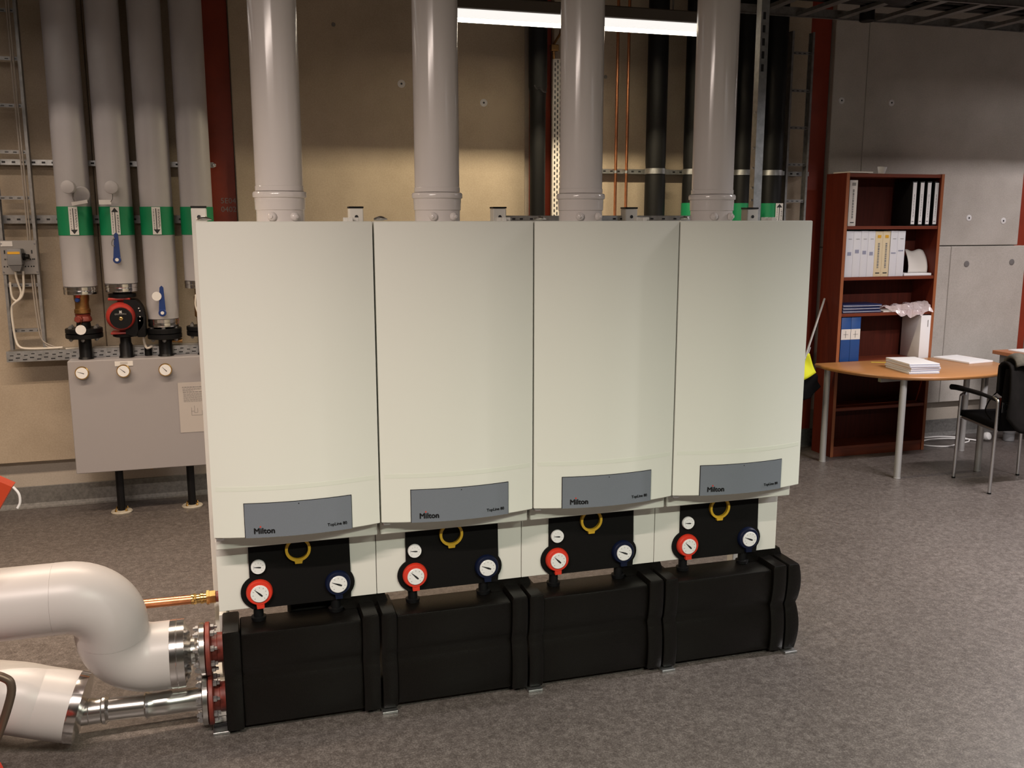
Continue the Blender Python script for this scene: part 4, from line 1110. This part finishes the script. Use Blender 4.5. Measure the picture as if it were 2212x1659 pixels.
for cx, zb, lab in ((2.446, 0.4, 'thin copper pipe on the wall, nearer the third flue'), (2.522, 0.4, 'thin copper pipe on the wall, nearer the black pipes')):
    t = thing('thin_copper_pipe', lab, 'pipe', (cx, 5.80, zb), 'thin copper pipes on the wall')
    b = MB(); b.tube([(cx, 5.812, zb), (cx, 5.812, ZC - 0.002)], 0.0095, 14); b.build('tube', M_COPPER, t)
    b = MB(); b.lathe((cx, 5.812, 1.985), (0, 0, 1), [(0, 0.0097), (0, 0.0125), (0.018, 0.0125), (0.018, 0.0097)], 14, caps=False); b.box(cx - 0.006, cx + 0.006, 5.825, 5.8415, 1.988, 2.0); b.build('clip', M_GALV, t)
# upright strut
t = thing('steel_strut', 'upright galvanised strut channel rising behind the fourth boiler', 'strut', (2.102, 3.50, 0))
b = MB(); b.box(2.084, 2.120, 3.488, 3.490, 0.0003, ZC - 0.002); b.box(2.084, 2.086, 3.4902, 3.525, 0.0003, ZC - 0.002); b.box(2.118, 2.120, 3.4902, 3.525, 0.0003, ZC - 0.002); b.build('channel', M_GALV, t, smooth=0)
b = MB()
for z in (2.28, 2.33, 2.38, 2.43, 2.48):
    b.box(2.092, 2.104, 3.4872, 3.4878, z, z + 0.028)
b.build('slots', M_INK, t, smooth=0)
for z in (1.77, 1.82, 1.90, 1.98, 2.12):
    b = MB(); b.lathe((2.0838, 3.50, z), (-1, 0, 0), [(0, 0.005), (0.006, 0.005)], 8); b.build('bolt', M_CHROME, t)

# ------------------------------------------------------------------ ceiling cable ladder, bundle, black hose
t = thing('ceiling_ladder', 'wide horizontal cable ladder hung under the ceiling above the bookcase', 'cable ladder', (5.0, 5.3, 2.98))
for y in (4.96, 5.60):
    b = MB(); b.box(3.05, XR - 0.01, y - 0.003, y + 0.003, 2.98, 3.04); b.box(3.05, XR - 0.01, y - 0.014, y - 0.0032, 2.98, 2.983); b.build('side_rail', M_GALVD, t, smooth=0)
k = 0; x = 3.30
while x < 7.0:
    b = MB(); b.box(x, x + 0.055, 4.964, 5.596, 2.986, 3.008); b.build('rung', M_GALVD, t, smooth=0); x += 0.300; k += 1
for x in (3.4, 5.2, 7.0):
    b = MB(); b.tube([(x, 5.28, 3.008), (x, 5.28, ZC - 0.001)], 0.006, 8); b.build('hanger', M_GALVD, t)
for i, (y, r, z, lab) in enumerate(((5.30, 0.024, 3.0335, 'thick black cable lying along the middle of the ceiling ladder'), (5.24, 0.016, 3.0255, 'black cable beside the thick one on the ceiling ladder'), (5.09, 0.022, 3.0315, 'thick black cable along the near edge of the ceiling ladder'), (5.135, 0.016, 3.0255, 'thinner black cable along the near edge of the ceiling ladder'))):
    b = MB(); b.tube([(3.1 + 0.9 * j, y + 0.006 * math.sin(2.1 * j + i), z) for j in range(6)], r, 12)
    tag(b.build('black_cable', M_BLK, None), lab, 'cable', 'black cables on the ceiling ladder')
t = thing('black_duct', 'fat black insulated hose sagging under the ceiling right of the fourth flue', 'duct', (3.6, 4.9, 2.95))
b = MB(); b.tube(smoothpath([(3.02, 4.72, 3.9), (3.12, 4.74, 3.10), (3.35, 4.76, 3.02), (3.62, 4.78, 3.01), (3.85, 4.80, 3.08), (3.98, 4.82, 3.9)], 8), 0.10, 24); b.build('hose', M_BLK, t)
t = thing('black_ceiling_pipe', 'short black wrapped pipe end hanging through the ceiling ladder above the bookcase', 'pipe', (3.99, 5.40, 2.94))
b = MB(); b.lathe((3.99, 5.40, 0), (0, 0, 1), [(2.935, 0.040), (2.94, 0.047), (ZC - 0.002, 0.047)], 24); b.build('wrap', M_BLK, t)

# ------------------------------------------------------------------ bookcase
BX0, BX1, BYF, BYB, BZ = 4.062, 4.868, 5.607, 5.835, 2.0
t = thing('bookcase', 'tall cherry-brown bookcase with open shelves against the concrete wall', 'bookcase', ((BX0 + BX1) / 2, 5.72, 0))
b = MB(); b.box(BX0, BX0 + 0.024, BYF, BYB, 0.0005, BZ, 0.001); b.build('side', M_CASE, t, smooth=0)
b = MB(); b.box(BX1 - 0.024, BX1, BYF, BYB, 0.0005, BZ, 0.001); b.build('side', M_CASE, t, smooth=0)
for x in (BX0, BX1 - 0.024):
    b = MB(); b.box(x + 0.0003, x + 0.0237, BYF - 0.0015, BYF - 0.0002, 0.001, BZ - 0.001); b.build('edge_strip', M_EDGE, t, smooth=0)
b = MB(); b.box(BX0 + 0.0245, BX1 - 0.0245, BYB - 0.006, BYB - 0.001, 0.05, BZ - 0.024); b.build('back_board', M_BACKB, t, smooth=0)
b = MB(); b.box(BX0 + 0.0245, BX1 - 0.0245, BYF + 0.004, BYB - 0.0065, BZ - 0.026, BZ - 0.003); b.build('top', M_CASEH, t, smooth=0)
SH = (1.640, 1.288, 1.034, 0.690, 0.357, 0.076)
for z in SH:
    b = MB(); b.box(BX0 + 0.0245, BX1 - 0.0245, BYF + 0.003, BYB - 0.0065, z - 0.022, z, 0.001); s = b.build('shelf', M_CASEH, t, smooth=0)
b = MB(); b.box(BX0 + 0.0245, BX1 - 0.0245, BYF + 0.006, BYF + 0.022, 0.0005, 0.0535); b.build('plinth', M_CASEH, t, smooth=0)
b = MB(); b.box(4.688, 4.716, BYB - 0.0078, BYB - 0.0062, 1.672, 1.690); b.build('sticker', M_LABEL, t, smooth=0)
YI = BYF + 0.016   # front of the books
def binder(x0, x1, zb, h, m, lab, grp, spine=None, marks=None, depth=0.19, y=None, cat='binder', name='binder'):
    y = YI if y is None else y
    t = thing(name, lab, cat, ((x0 + x1) / 2, y, zb), grp)
    b = MB(); b.box(x0, x1, y, y + depth, zb + 0.0004, zb + h, 0.0018, 2); b.build('cover', m, t)
    if spine:
        sm, sx, z0, z1 = spine
        b = MB(); b.box(x0 + sx, x1 - sx, y - 0.0009, y - 0.0002, zb + z0, zb + z1); sp = b.build('spine_label', sm, t, smooth=0)
    if marks:
        for (mm, lst) in marks:
            b = MB()
            for (fx0, fx1, z0, z1) in lst:
                b.box(x0 + (x1 - x0) * fx0, x0 + (x1 - x0) * fx1, y - 0.0016, y - 0.0011, zb + z0, zb + z1)
            b.build('spine_print', mm, t, smooth=0)
    return t
def vline(f0, f1, z0, z1, seed):
    rnd = random.Random(seed); out = []; z = z1
    while z > z0:
        l = rnd.uniform(0.006, 0.02); out.append((f0, f1, max(z - l, z0), z)); z -= l + 0.004
    return out
G1 = 'binders on the top shelf'
binder(4.103, 4.166, SH[0], 0.312, M_PAPERW, 'lone beige-white binder at the left of the top shelf', 'binders in the bookcase', None,
       [(M_GREYINK, vline(0.42, 0.60, 0.05, 0.25, 2) + [(0.3, 0.75, 0.275, 0.295)]), (M_INK, [(0.28, 0.75, 0.022, 0.028)])])
for i, x in enumerate((4.617, 4.680, 4.740, 4.803)):
    binder(x, x + 0.0385, SH[0], 0.308, M_BLKGLOSS, 'slim black binder on the top shelf, ' + ('first', 'second', 'third', 'fourth')[i] + ' from the left of four',
           'black binders on the top shelf', (M_PAPER, 0.0045, 0.012, 0.300), [(M_GREYINK, vline(0.45, 0.55, 0.06, 0.22, 20 + i)), (M_INK, [(0.25, 0.7, 0.030, 0.034)])])
xs = [(4.100, 4.160), (4.1605, 4.223), (4.2235, 4.280), (4.2805, 4.337), (4.3375, 4.399), (4.3995, 4.461), (4.4655, 4.524), (4.5245, 4.588)]
NAMES8 = ['white binder at the left end of the second shelf', 'second white binder on the second shelf', 'third white binder on the second shelf', 'white binder touching the cream binders on their left',
          'cream binder on the second shelf, the left of the two', 'cream binder on the second shelf, the right of the two', 'white binder just right of the cream binders', 'white binder at the right end of the second shelf row']
for i, (a, c) in enumerate(xs):
    if i in (4, 5):
        mk = [(M_GREYINK, vline(0.40, 0.62, 0.06, 0.235, 40 + i)), (M_SIGNY, [(0.3, 0.75, 0.27, 0.29)]), (M_INK, [(0.25, 0.8, 0.022, 0.029)])]
        binder(a, c, SH[1], 0.316, M_CREAM, NAMES8[i], 'binders on the second shelf', None, mk)
    else:
        zz = 0.150 + 0.008 * ((i * 5) % 3)
        mk = [(M_BLUEINK, [(0.25, 0.75, zz, zz + 0.024)] if i < 4 else [(0.15, 0.8, zz + 0.01, zz + 0.018)]), (M_GREYINK, [(0.3, 0.75, 0.262, 0.265)])]
        binder(a, c, SH[1], 0.318 - 0.001 * (i % 2), M_BOOKW, NAMES8[i], 'binders on the second shelf', None, mk)
# leaflet holder on second shelf
t = thing('paper_tray', 'curled grey-white sheet standing in a low paper tray at the right of the second shelf', 'paper', (4.74, 5.70, SH[1]))
b = MB(); b.box(4.60, 4.835, 5.625, 5.80, SH[1] + 0.0005, SH[1] + 0.018, 0.003); b.build('paper_stack', M_PAPER, t, smooth=0)
def sheet(u, v):
    x = 4.668 + 0.160 * u + 0.022 * v; return (x, 5.672 + 0.055 * (1 - v) ** 3 * 0 + 0.075 * v * v + 0.006 * math.sin(4 * u), SH[1] + 0.0195 + 0.158 * v + 0.007 * math.sin(9 * u + 1) * v)
b = MB(); b.grid(sheet, 12, 10); b.build('curled_sheet', M_PAPERW, t, solid=0.002)
for i in range(3):
    x1 = (4.425, 4.415, 4.430)[i]
    b = MB(); b.box(4.104, x1, 5.622, 5.81, SH[2] + 0.0006 + i * 0.0205, SH[2] + 0.0195 + i * 0.0205, 0.004, 2)
    o = tag(b.build('navy_folder', M_NAVY, None), 'navy folder lying on the third shelf, ' + ('bottom', 'middle', 'top')[i] + ' of its stack', 'folder', 'navy folders stacked on the third shelf')
    b = MB(); b.box(4.108, x1 - 0.004, 5.6205, 5.6218, SH[2] + 0.008 + i * 0.0205, SH[2] + 0.011 + i * 0.0205); b.build('page_edge', M_BOOKW, o, smooth=0)
b = MB(); b.box(4.45, 4.62, 5.63, 5.78, SH[2] + 0.0005, SH[2] + 0.008)
tag(b.build('thin_brochure', M_PAPERW, None, smooth=0), 'thin brochure lying beside the navy folders on the third shelf', 'brochure')
# crumpled plastic bag hanging over the third shelf edge
rnd = random.Random(11)
def bag(u, v):
    x = 4.500 + 0.333 * u
    hang = max(0.0, 0.95 - v * 2.1)
    y = 5.588 + 0.20 * v + 0.012 * math.sin(17 * u + 5 * v)
    z = SH[2] + 0.014 + 0.050 * math.sin(PI * min(1, v * 1.1)) * (0.35 + 0.65 * u) - 0.052 * hang * (0.3 + 0.7 * math.sin(PI * u)) + 0.012 * math.sin(23 * u) * math.sin(9 * v + 2)
    if y > 5.607:
        z = max(z, SH[2] + 0.010)
    return (x, y, z)
b = MB(); b.grid(bag, 40, 22)
for v in b.bm.verts:
    v.co += Vector((rnd.uniform(-1, 1), rnd.uniform(-0.4, 0.4), rnd.uniform(0, 1))) * 0.004
tag(b.build('plastic_bag', M_FOIL, None, smooth=15), 'crumpled clear pinkish plastic bag draped over the right of the third shelf', 'bag')
for i, x in enumerate((4.104, 4.184)):
    binder(x, x + 0.0785, SH[3], 0.317, M_BLUE, ('left', 'right')[i] + '-hand blue binder of the pair with white band, behind the table', 'blue binders on the fourth shelf', (M_PAPERW, 0.001, 0.158, 0.232), [(M_GREYINK, [(0.45, 0.5, 0.17, 0.22), (0.25, 0.75, 0.193, 0.196)])])
t = binder(4.757, 4.8425, SH[3], 0.312, M_PAPER, 'wide white box file on the fourth shelf, right of the blue binders', None, None, [(M_GREYINK, [(0.68, 0.74, 0.23, 0.28)])], depth=0.20, y=5.603, cat='box file', name='box_file')
# on top of the bookcase
b = MB(); b.box(4.09, 4.275, 5.612, 5.80, BZ + 0.0005, BZ + 0.010)
tag(b.build('flat_booklet', M_PAPERW, None, smooth=0), 'flat booklet lying on top of the bookcase at its left', 'booklet')
b = MB(); b.lathe((4.41, 5.70, BZ + 0.0005), (0.08, 0, 1), [(0, 0.001), (0, 0.022), (0.046, 0.034), (0.047, 0.033), (0.003, 0.021), (0.003, 0.001)], 22, caps=False)
tag(b.build('plastic_cup', M_CLEAR, None), 'small clear plastic cup standing on top of the bookcase', 'cup')

# ------------------------------------------------------------------ half-round table
TZ = 0.695
t = thing('half_round_table', 'half-round beech table on grey tube legs in front of the bookcase', 'table', (4.5, 5.3, 0))
out = [(3.885, 5.596)]
for i in range(1, 32):
    a = PI + PI * i / 32
    out.append((4.525 + 0.655 * math.copysign(abs(math.cos(a)) ** 0.80, math.cos(a)), 5.565 - 0.705 * abs(math.sin(a)) ** 0.85))
out.append((5.165, 5.596))
b = MB()
def trg(z, ins):
    c = Vector((4.525, 5.35)); r_ = []
    for x, y in out:
        d = (Vector((x, y)) - c); l = d.length; q = c + d * (1 - ins / l)
        r_.append((q.x, min(q.y, 5.600), z))
    return r_
b.loft([trg(TZ - 0.027, 0.010), trg(TZ - 0.020, 0.003), trg(TZ - 0.010, 0.0), trg(TZ - 0.003, 0.003), trg(TZ, 0.009)])
b.build('tabletop', M_BEECH, t, smooth=30)
b = MB(); b.box(4.05, 4.98, 5.10, 5.13, TZ - 0.060, TZ - 0.0275); b.build('under_rail', M_LEG, t, smooth=0)
for x, y in ((4.157, 5.012), (3.945, 5.53), (5.115, 5.505), (4.802, 5.008)):
    b = MB(); b.lathe((x, y, 0), (0, 0, 1), [(0.0005, 0.023), (0.006, 0.023), (0.007, 0.0215), (TZ - 0.0275, 0.0215)], 24); b.build('leg', M_LEG, t)
# things on the table
G = 'booklets stacked on the half-round table'
rot = math.radians(-8)
pc = Vector((4.325, 5.145, 0))
for i in range(5):
    Mx = Matrix.Translation(pc + Vector((0.004 * ((i * 7) % 3 - 1), 0.004 * ((i * 5) % 3 - 1), 0))) @ Matrix.Rotation(rot + 0.02 * ((i * 3) % 4 - 1.5), 4, 'Z')
    b = MB(); b.box(-0.105, 0.105, -0.15, 0.15, TZ + 0.0006 + i * 0.0135, TZ + 0.0130 + i * 0.0135, 0.001, mat=Mx)
    o = tag(b.build('booklet', M_PAPER if i % 2 == 0 else M_BOOKW, None, smooth=0), 'white booklet in the pile on the half-round table, ' + ('bottom one', 'second from the bottom', 'middle one', 'second from the top', 'top one')[i], 'booklet', G)
    b = MB(); b.box(-0.1055, 0.1055, -0.1512, -0.1502, TZ + 0.0045 + i * 0.0135, TZ + 0.0085 + i * 0.0135, mat=Mx); b.build('page_edge', M_BLUEINK, o, smooth=0)
b = MB(); b.box(-0.115, 0.115, -0.155, 0.155, TZ + 0.0006, TZ + 0.012, 0.001, mat=Matrix.Translation((4.985, 5.42, 0)) @ Matrix.Rotation(0.12, 4, 'Z'))
tag(b.build('paper_pad', M_PAPER, None, smooth=0), 'white paper pad lying on the right end of the half-round table', 'paper')
b = MB(); b.box(-0.05, 0.05, -0.012, 0.012, TZ + 0.0005, TZ + 0.0015, mat=Matrix.Translation((4.335, 5.50, 0)) @ Matrix.Rotation(-0.4, 4, 'Z'))
tag(b.build('sticky_note', mat('yellow_note', (0.62, 0.48, 0.05), 0.7), None, smooth=0), 'thin yellow note strip on the half-round table near the bookcase', 'note')
for i in range(4):
    b = MB()
    Mx = Matrix.Translation((4.555 + 0.02 * i, 5.515 - 0.012 * i, 0)) @ Matrix.Rotation(-0.5 + 0.35 * i, 4, 'Z')
    b.box(-0.075, 0.075, -0.05, 0.05, TZ + 0.0006 + i * 0.004, TZ + 0.0040 + i * 0.004, mat=Mx)
    tag(b.build('leaflet', M_PAPERW if i % 2 else M_PAPER, None, smooth=0), 'leaflet fanned out on the table before the box file, ' + ('lowest of four', 'second lowest of four', 'second highest of four', 'uppermost of four')[i], 'leaflet', 'leaflets fanned on the table')

# ------------------------------------------------------------------ second desk at the right edge
t = thing('desk', 'brown-edged desk at the right edge with papers on it', 'desk', (5.75, 5.2, 0))
b = MB(); b.box(5.432, 6.55, 4.95, 5.62, 0.695, 0.722, 0.002); b.build('desktop', M_DESK, t, smooth=0)
b = MB(); b.box(5.48, 5.66, 5.50, 5.60, 0.545, 0.6945, 0.006); b.build('cable_box', M_SWITCH, t)
for x, y in ((6.45, 5.55), (6.45, 5.02), (5.62, 5.02)):
    b = MB(); b.lathe((x, y, 0), (0, 0, 1), [(0.0005, 0.022), (0.6945, 0.022)], 18); b.build('leg', M_LEG, t)
b = MB(); b.box(5.52, 5.80, 5.22, 5.56, 0.7226, 0.732, 0.001)
tag(b.build('paper_sheets', M_PAPER, None, smooth=0), 'white papers on the brown desk at the right edge', 'paper')

# ------------------------------------------------------------------ chair with jacket
t = thing('armchair', 'black visitor chair with satin chrome tube legs drawn up before the half-round table', 'chair', (4.72, 4.73, 0))
FLg, RLg, FRg = Vector((4.523, 4.913, 0)), Vector((4.466, 4.544, 0)), Vector((4.978, 4.841, 0))
RRg = RLg + FRg - FLg
fwd = (FLg - RLg).normalized(); rgt = (FRg - FLg).normalized(); U = Vector((0, 0, 1))
def leg(p, inn, top, cap):
    b = MB(); b.tube(smoothpath([p + U * 0.001, p + U * 0.30 + inn * 0.003, p + U * (top - 0.05) + inn * 0.006, p + U * (top - 0.015) + inn * 0.006 - cap * 0.012, p + U * top + inn * 0.006 - cap * 0.045], 5), 0.0105, 14)
    l = b.build('leg', M_CHROME, t)
    b = MB(); b.lathe(p, U, [(0.0002, 0.012), (0.010, 0.012)], 12); b.build('foot', M_BLK, l)
for p, s in ((FLg, 1), (FRg, -1)):
    leg(p, rgt * s, 0.578, fwd)
for p, s in ((RLg, 1), (RRg, -1)):
    leg(p, rgt * s, 0.610, -fwd)
for p, q, s in ((FLg, RLg, 1), (FRg, RRg, -1)):
    pa = p + fwd * 0.085 + U * 0.598 - rgt * s * 0.012; pb = p + fwd * 0.02 + U * 0.602; pc_ = (p + q) / 2 + U * 0.604 + rgt * s * 0.006; pd = q + fwd * 0.03 + U * 0.590 + rgt * s * 0.02
    b = MB(); b.tube(smoothpath([pa, pb, pc_, pd], 6), [0.0185] * 8 + [0.015] * 5 + [0.012] * 6, 12); b.build('armrest', M_BLKGLOSS, t)
    a = p + U * 0.415 + rgt * s * 0.012; c = q + U * 0.40 + rgt * s * 0.012
    b = MB(); b.tube([a, c], 0.009, 10); b.build('side_rail', M_CHROME, t)
def seat(u, v):
    base = RLg + (FLg - RLg) * (0.02 + 1.03 * v) + rgt * (0.022 + ((FRg - FLg).length - 0.044) * u)
    return base + U * (0.418 + 0.018 * v - 0.014 * math.sin(PI * u) * math.sin(PI * v))
b = MB(); b.grid(seat, 10, 10); b.build('seat', M_FABRIC, t, solid=0.040)
def back(u, v):
    base = RLg + rgt * (0.028 + ((FRg - FLg).length - 0.056) * u)
    return base + U * (0.405 + 0.385 * v) - fwd * (0.030 * v + 0.028 * math.sin(PI * u) - 0.01)
b = MB(); b.grid(back, 12, 10); b.build('backrest', M_FABRIC, t, solid=0.030)
for q, s in ((RLg, 1), (RRg, -1)):
    c = q + rgt * s * 0.032 + U * 0.555 - fwd * 0.030
    pts = [c + rgt * s * x + U * z for x, z in ((-0.020, -0.032), (0.018, -0.032), (0.026, -0.024), (0.026, 0.024), (0.018, 0.032), (-0.020, 0.032))]
    b = MB(); b.prism(pts, -fwd * 0.003); pl = b.build('bracket_plate', M_CHROME, t, smooth=0)
    for z in (-0.020, 0.020):
        b = MB(); b.lathe(c + rgt * s * 0.012 + U * z - fwd * 0.0032, -fwd, [(0, 0.005), (0.002, 0.004)], 10); b.build('screw', M_BLK, pl)
# jacket over the back
t = thing('jacket', 'dark jacket with olive fleece collar hung over the back of the black chair', 'jacket', (4.70, 4.55, 0.70))
rnd = random.Random(4)
def jk(u, v):
    a = -0.30 * PI + 1.62 * PI * v
    w_ = 0.035 + 0.245 * u * 0 + 0.0
    x = 0.015 + ((FRg - FLg).length + 0.03) * u
    drop = 0.16 + 0.05 * math.sin(7 * u)
    if v < 0.45:
        s = v / 0.45; y = -0.072 - 0.016 * math.sin(11 * u + 3 * s) ; z = 0.800 - drop * 1.9 * (1 - s)
    elif v < 0.6:
        s = (v - 0.45) / 0.15; y = -0.072 + 0.105 * s; z = 0.800 + 0.022 * math.sin(PI * s)
    else:
        s = (v - 0.6) / 0.4; y = 0.033 + 0.02 * math.sin(9 * u); z = 0.800 - drop * s
    z += 0.016 * math.sin(13 * u + 2) * math.sin(PI * min(1, v * 1.3))
    return RLg + rgt * x + fwd * y + U * z
b = MB(); b.grid(jk, 26, 26); b.build('cloth', M_JACKET, t, solid=0.016)
def collar(u, v):
    x = 0.04 + 0.44 * u; a = PI * v
    return RLg + rgt * x + fwd * (-0.030 - 0.058 * math.cos(a)) + U * (0.812 + 0.060 * math.sin(a) * (0.7 + 0.5 * math.sin(3 * u + 0.4)) + 0.010 * math.sin(19 * u))
b = MB(); b.grid(collar, 24, 10); b.build('collar', M_COLLAR, t, solid=0.018)
b = MB()
b.tube(smoothpath([RLg + rgt * 0.05 + fwd * 0.05 + U * 0.66, RLg + rgt * 0.02 + fwd * 0.10 + U * 0.58, RLg + rgt * 0.03 + fwd * 0.15 + U * 0.50, RLg + rgt * 0.06 + fwd * 0.13 + U * 0.445], 5), 0.004, 8); b.build('strap', M_JACKET, t)

# ------------------------------------------------------------------ cable loop and socket ball on the floor
pts = [(4.90, 5.90, 0.0062), (5.121, 5.90, 0.0062), (5.265, 5.90, 0.0062), (5.371, 5.85, 0.0062), (5.42, 5.78, 0.0062), (5.36, 5.70, 0.0062), (5.24, 5.665, 0.0062), (5.10, 5.62, 0.0062), (4.99, 5.66, 0.0062), (4.95, 5.73, 0.0062), (5.05, 5.80, 0.0155), (5.237, 5.80, 0.0160), (5.392, 5.742, 0.013), (5.46, 5.70, 0.0062), (5.50, 5.71, 0.010), (5.520, 5.70, 0.032)]
b = MB(); b.tube(smoothpath(pts, 6), 0.0055, 8)
tag(b.build('extension_cable', M_CABLEW, None), 'white cable looped on the floor right of the bookcase', 'cable')
t = thing('cable_socket', 'round white socket at the end of the floor cable', 'socket', (5.53, 5.70, 0))
b = MB(); b.lathe((5.53, 5.70, 0.036), (0.2, -1, 0.3), [(-0.030, 0.004), (-0.026, 0.020), (-0.010, 0.031), (0.008, 0.033), (0.020, 0.028), (0.026, 0.018), (0.027, 0.002)], 20); b.build('shell', M_CABLEW, t)
t = thing('grey_lidded_jar', 'small grey round tub on the floor under the second desk', 'tub', (5.70, 5.66, 0))
b = MB(); b.lathe((5.70, 5.66, 0), U, [(0.0004, 0.035), (0.003, 0.040), (0.06, 0.042), (0.062, 0.045), (0.075, 0.045), (0.077, 0.04)], 20); b.build('tub', M_SWITCH, t)

# ------------------------------------------------------------------ pole with yellow and black cloth leaning on the bookcase
t = thing('flag_pole', 'thin grey pole with yellow and black cloth leaning against the bookcase side', 'flag', (3.50, 5.29, 0))
pa, pb = Vector((3.048, 4.885, 0.006)), Vector((4.036, 5.742, 1.13))
mid = pa.lerp(pb, 0.60)
b = MB(); b.tube([pa, pb], 0.0075, 12); b.build('pole', M_LEG, t)
def cloth(z0, z1, wl, wr0, wr1, sk):
    def fn(u, v):
        z = z0 + (z1 - z0) * v
        s = (z - pa.z) / (pb.z - pa.z); c = pa.lerp(pb, s)
        wr = wr0 + (wr1 - wr0) * v
        x = c.x - wl + (wl + wr) * u
        return (x, 5.47 + 0.012 * math.sin(8 * u + 6 * v), z + sk * (u - 0.5))
    return fn
def quad_cloth(P, name, m, th):
    P = [Vector(p) for p in P]
    def fn(u, v):
        q = P[0].lerp(P[1], u).lerp(P[3].lerp(P[2], u), v)
        return q + Vector((0, 0.010 * math.sin(7 * u + 4 * v), 0))
    b = MB(); b.grid(fn, 12, 10); return b.build(name, m, t, solid=th)
o = quad_cloth([(3.58, 5.48, 0.55), (3.833, 5.50, 0.645), (3.762, 5.50, 0.785), (3.60, 5.48, 0.73)], 'yellow_cloth', M_HIVIS, 0.012)
o = quad_cloth([(3.58, 5.485, 0.46), (3.80, 5.50, 0.47), (3.868, 5.50, 0.548), (3.832, 5.50, 0.638)], 'black_cloth', M_FABRIC, 0.012)
o = quad_cloth([(3.56, 5.49, 0.44), (3.80, 5.505, 0.468), (3.828, 5.505, 0.640), (3.58, 5.49, 0.545)], 'black_cloth', M_FABRIC, 0.012)
b = MB(); b.tube([(3.60, 5.485, 0.73), (3.762, 5.50, 0.785), Vector((3.762, 5.50, 0.785)).lerp(pb, 0.10)], 0.006, 8); b.build('cloth_cord', M_LEG, t)

bpy.context.view_layer.update()
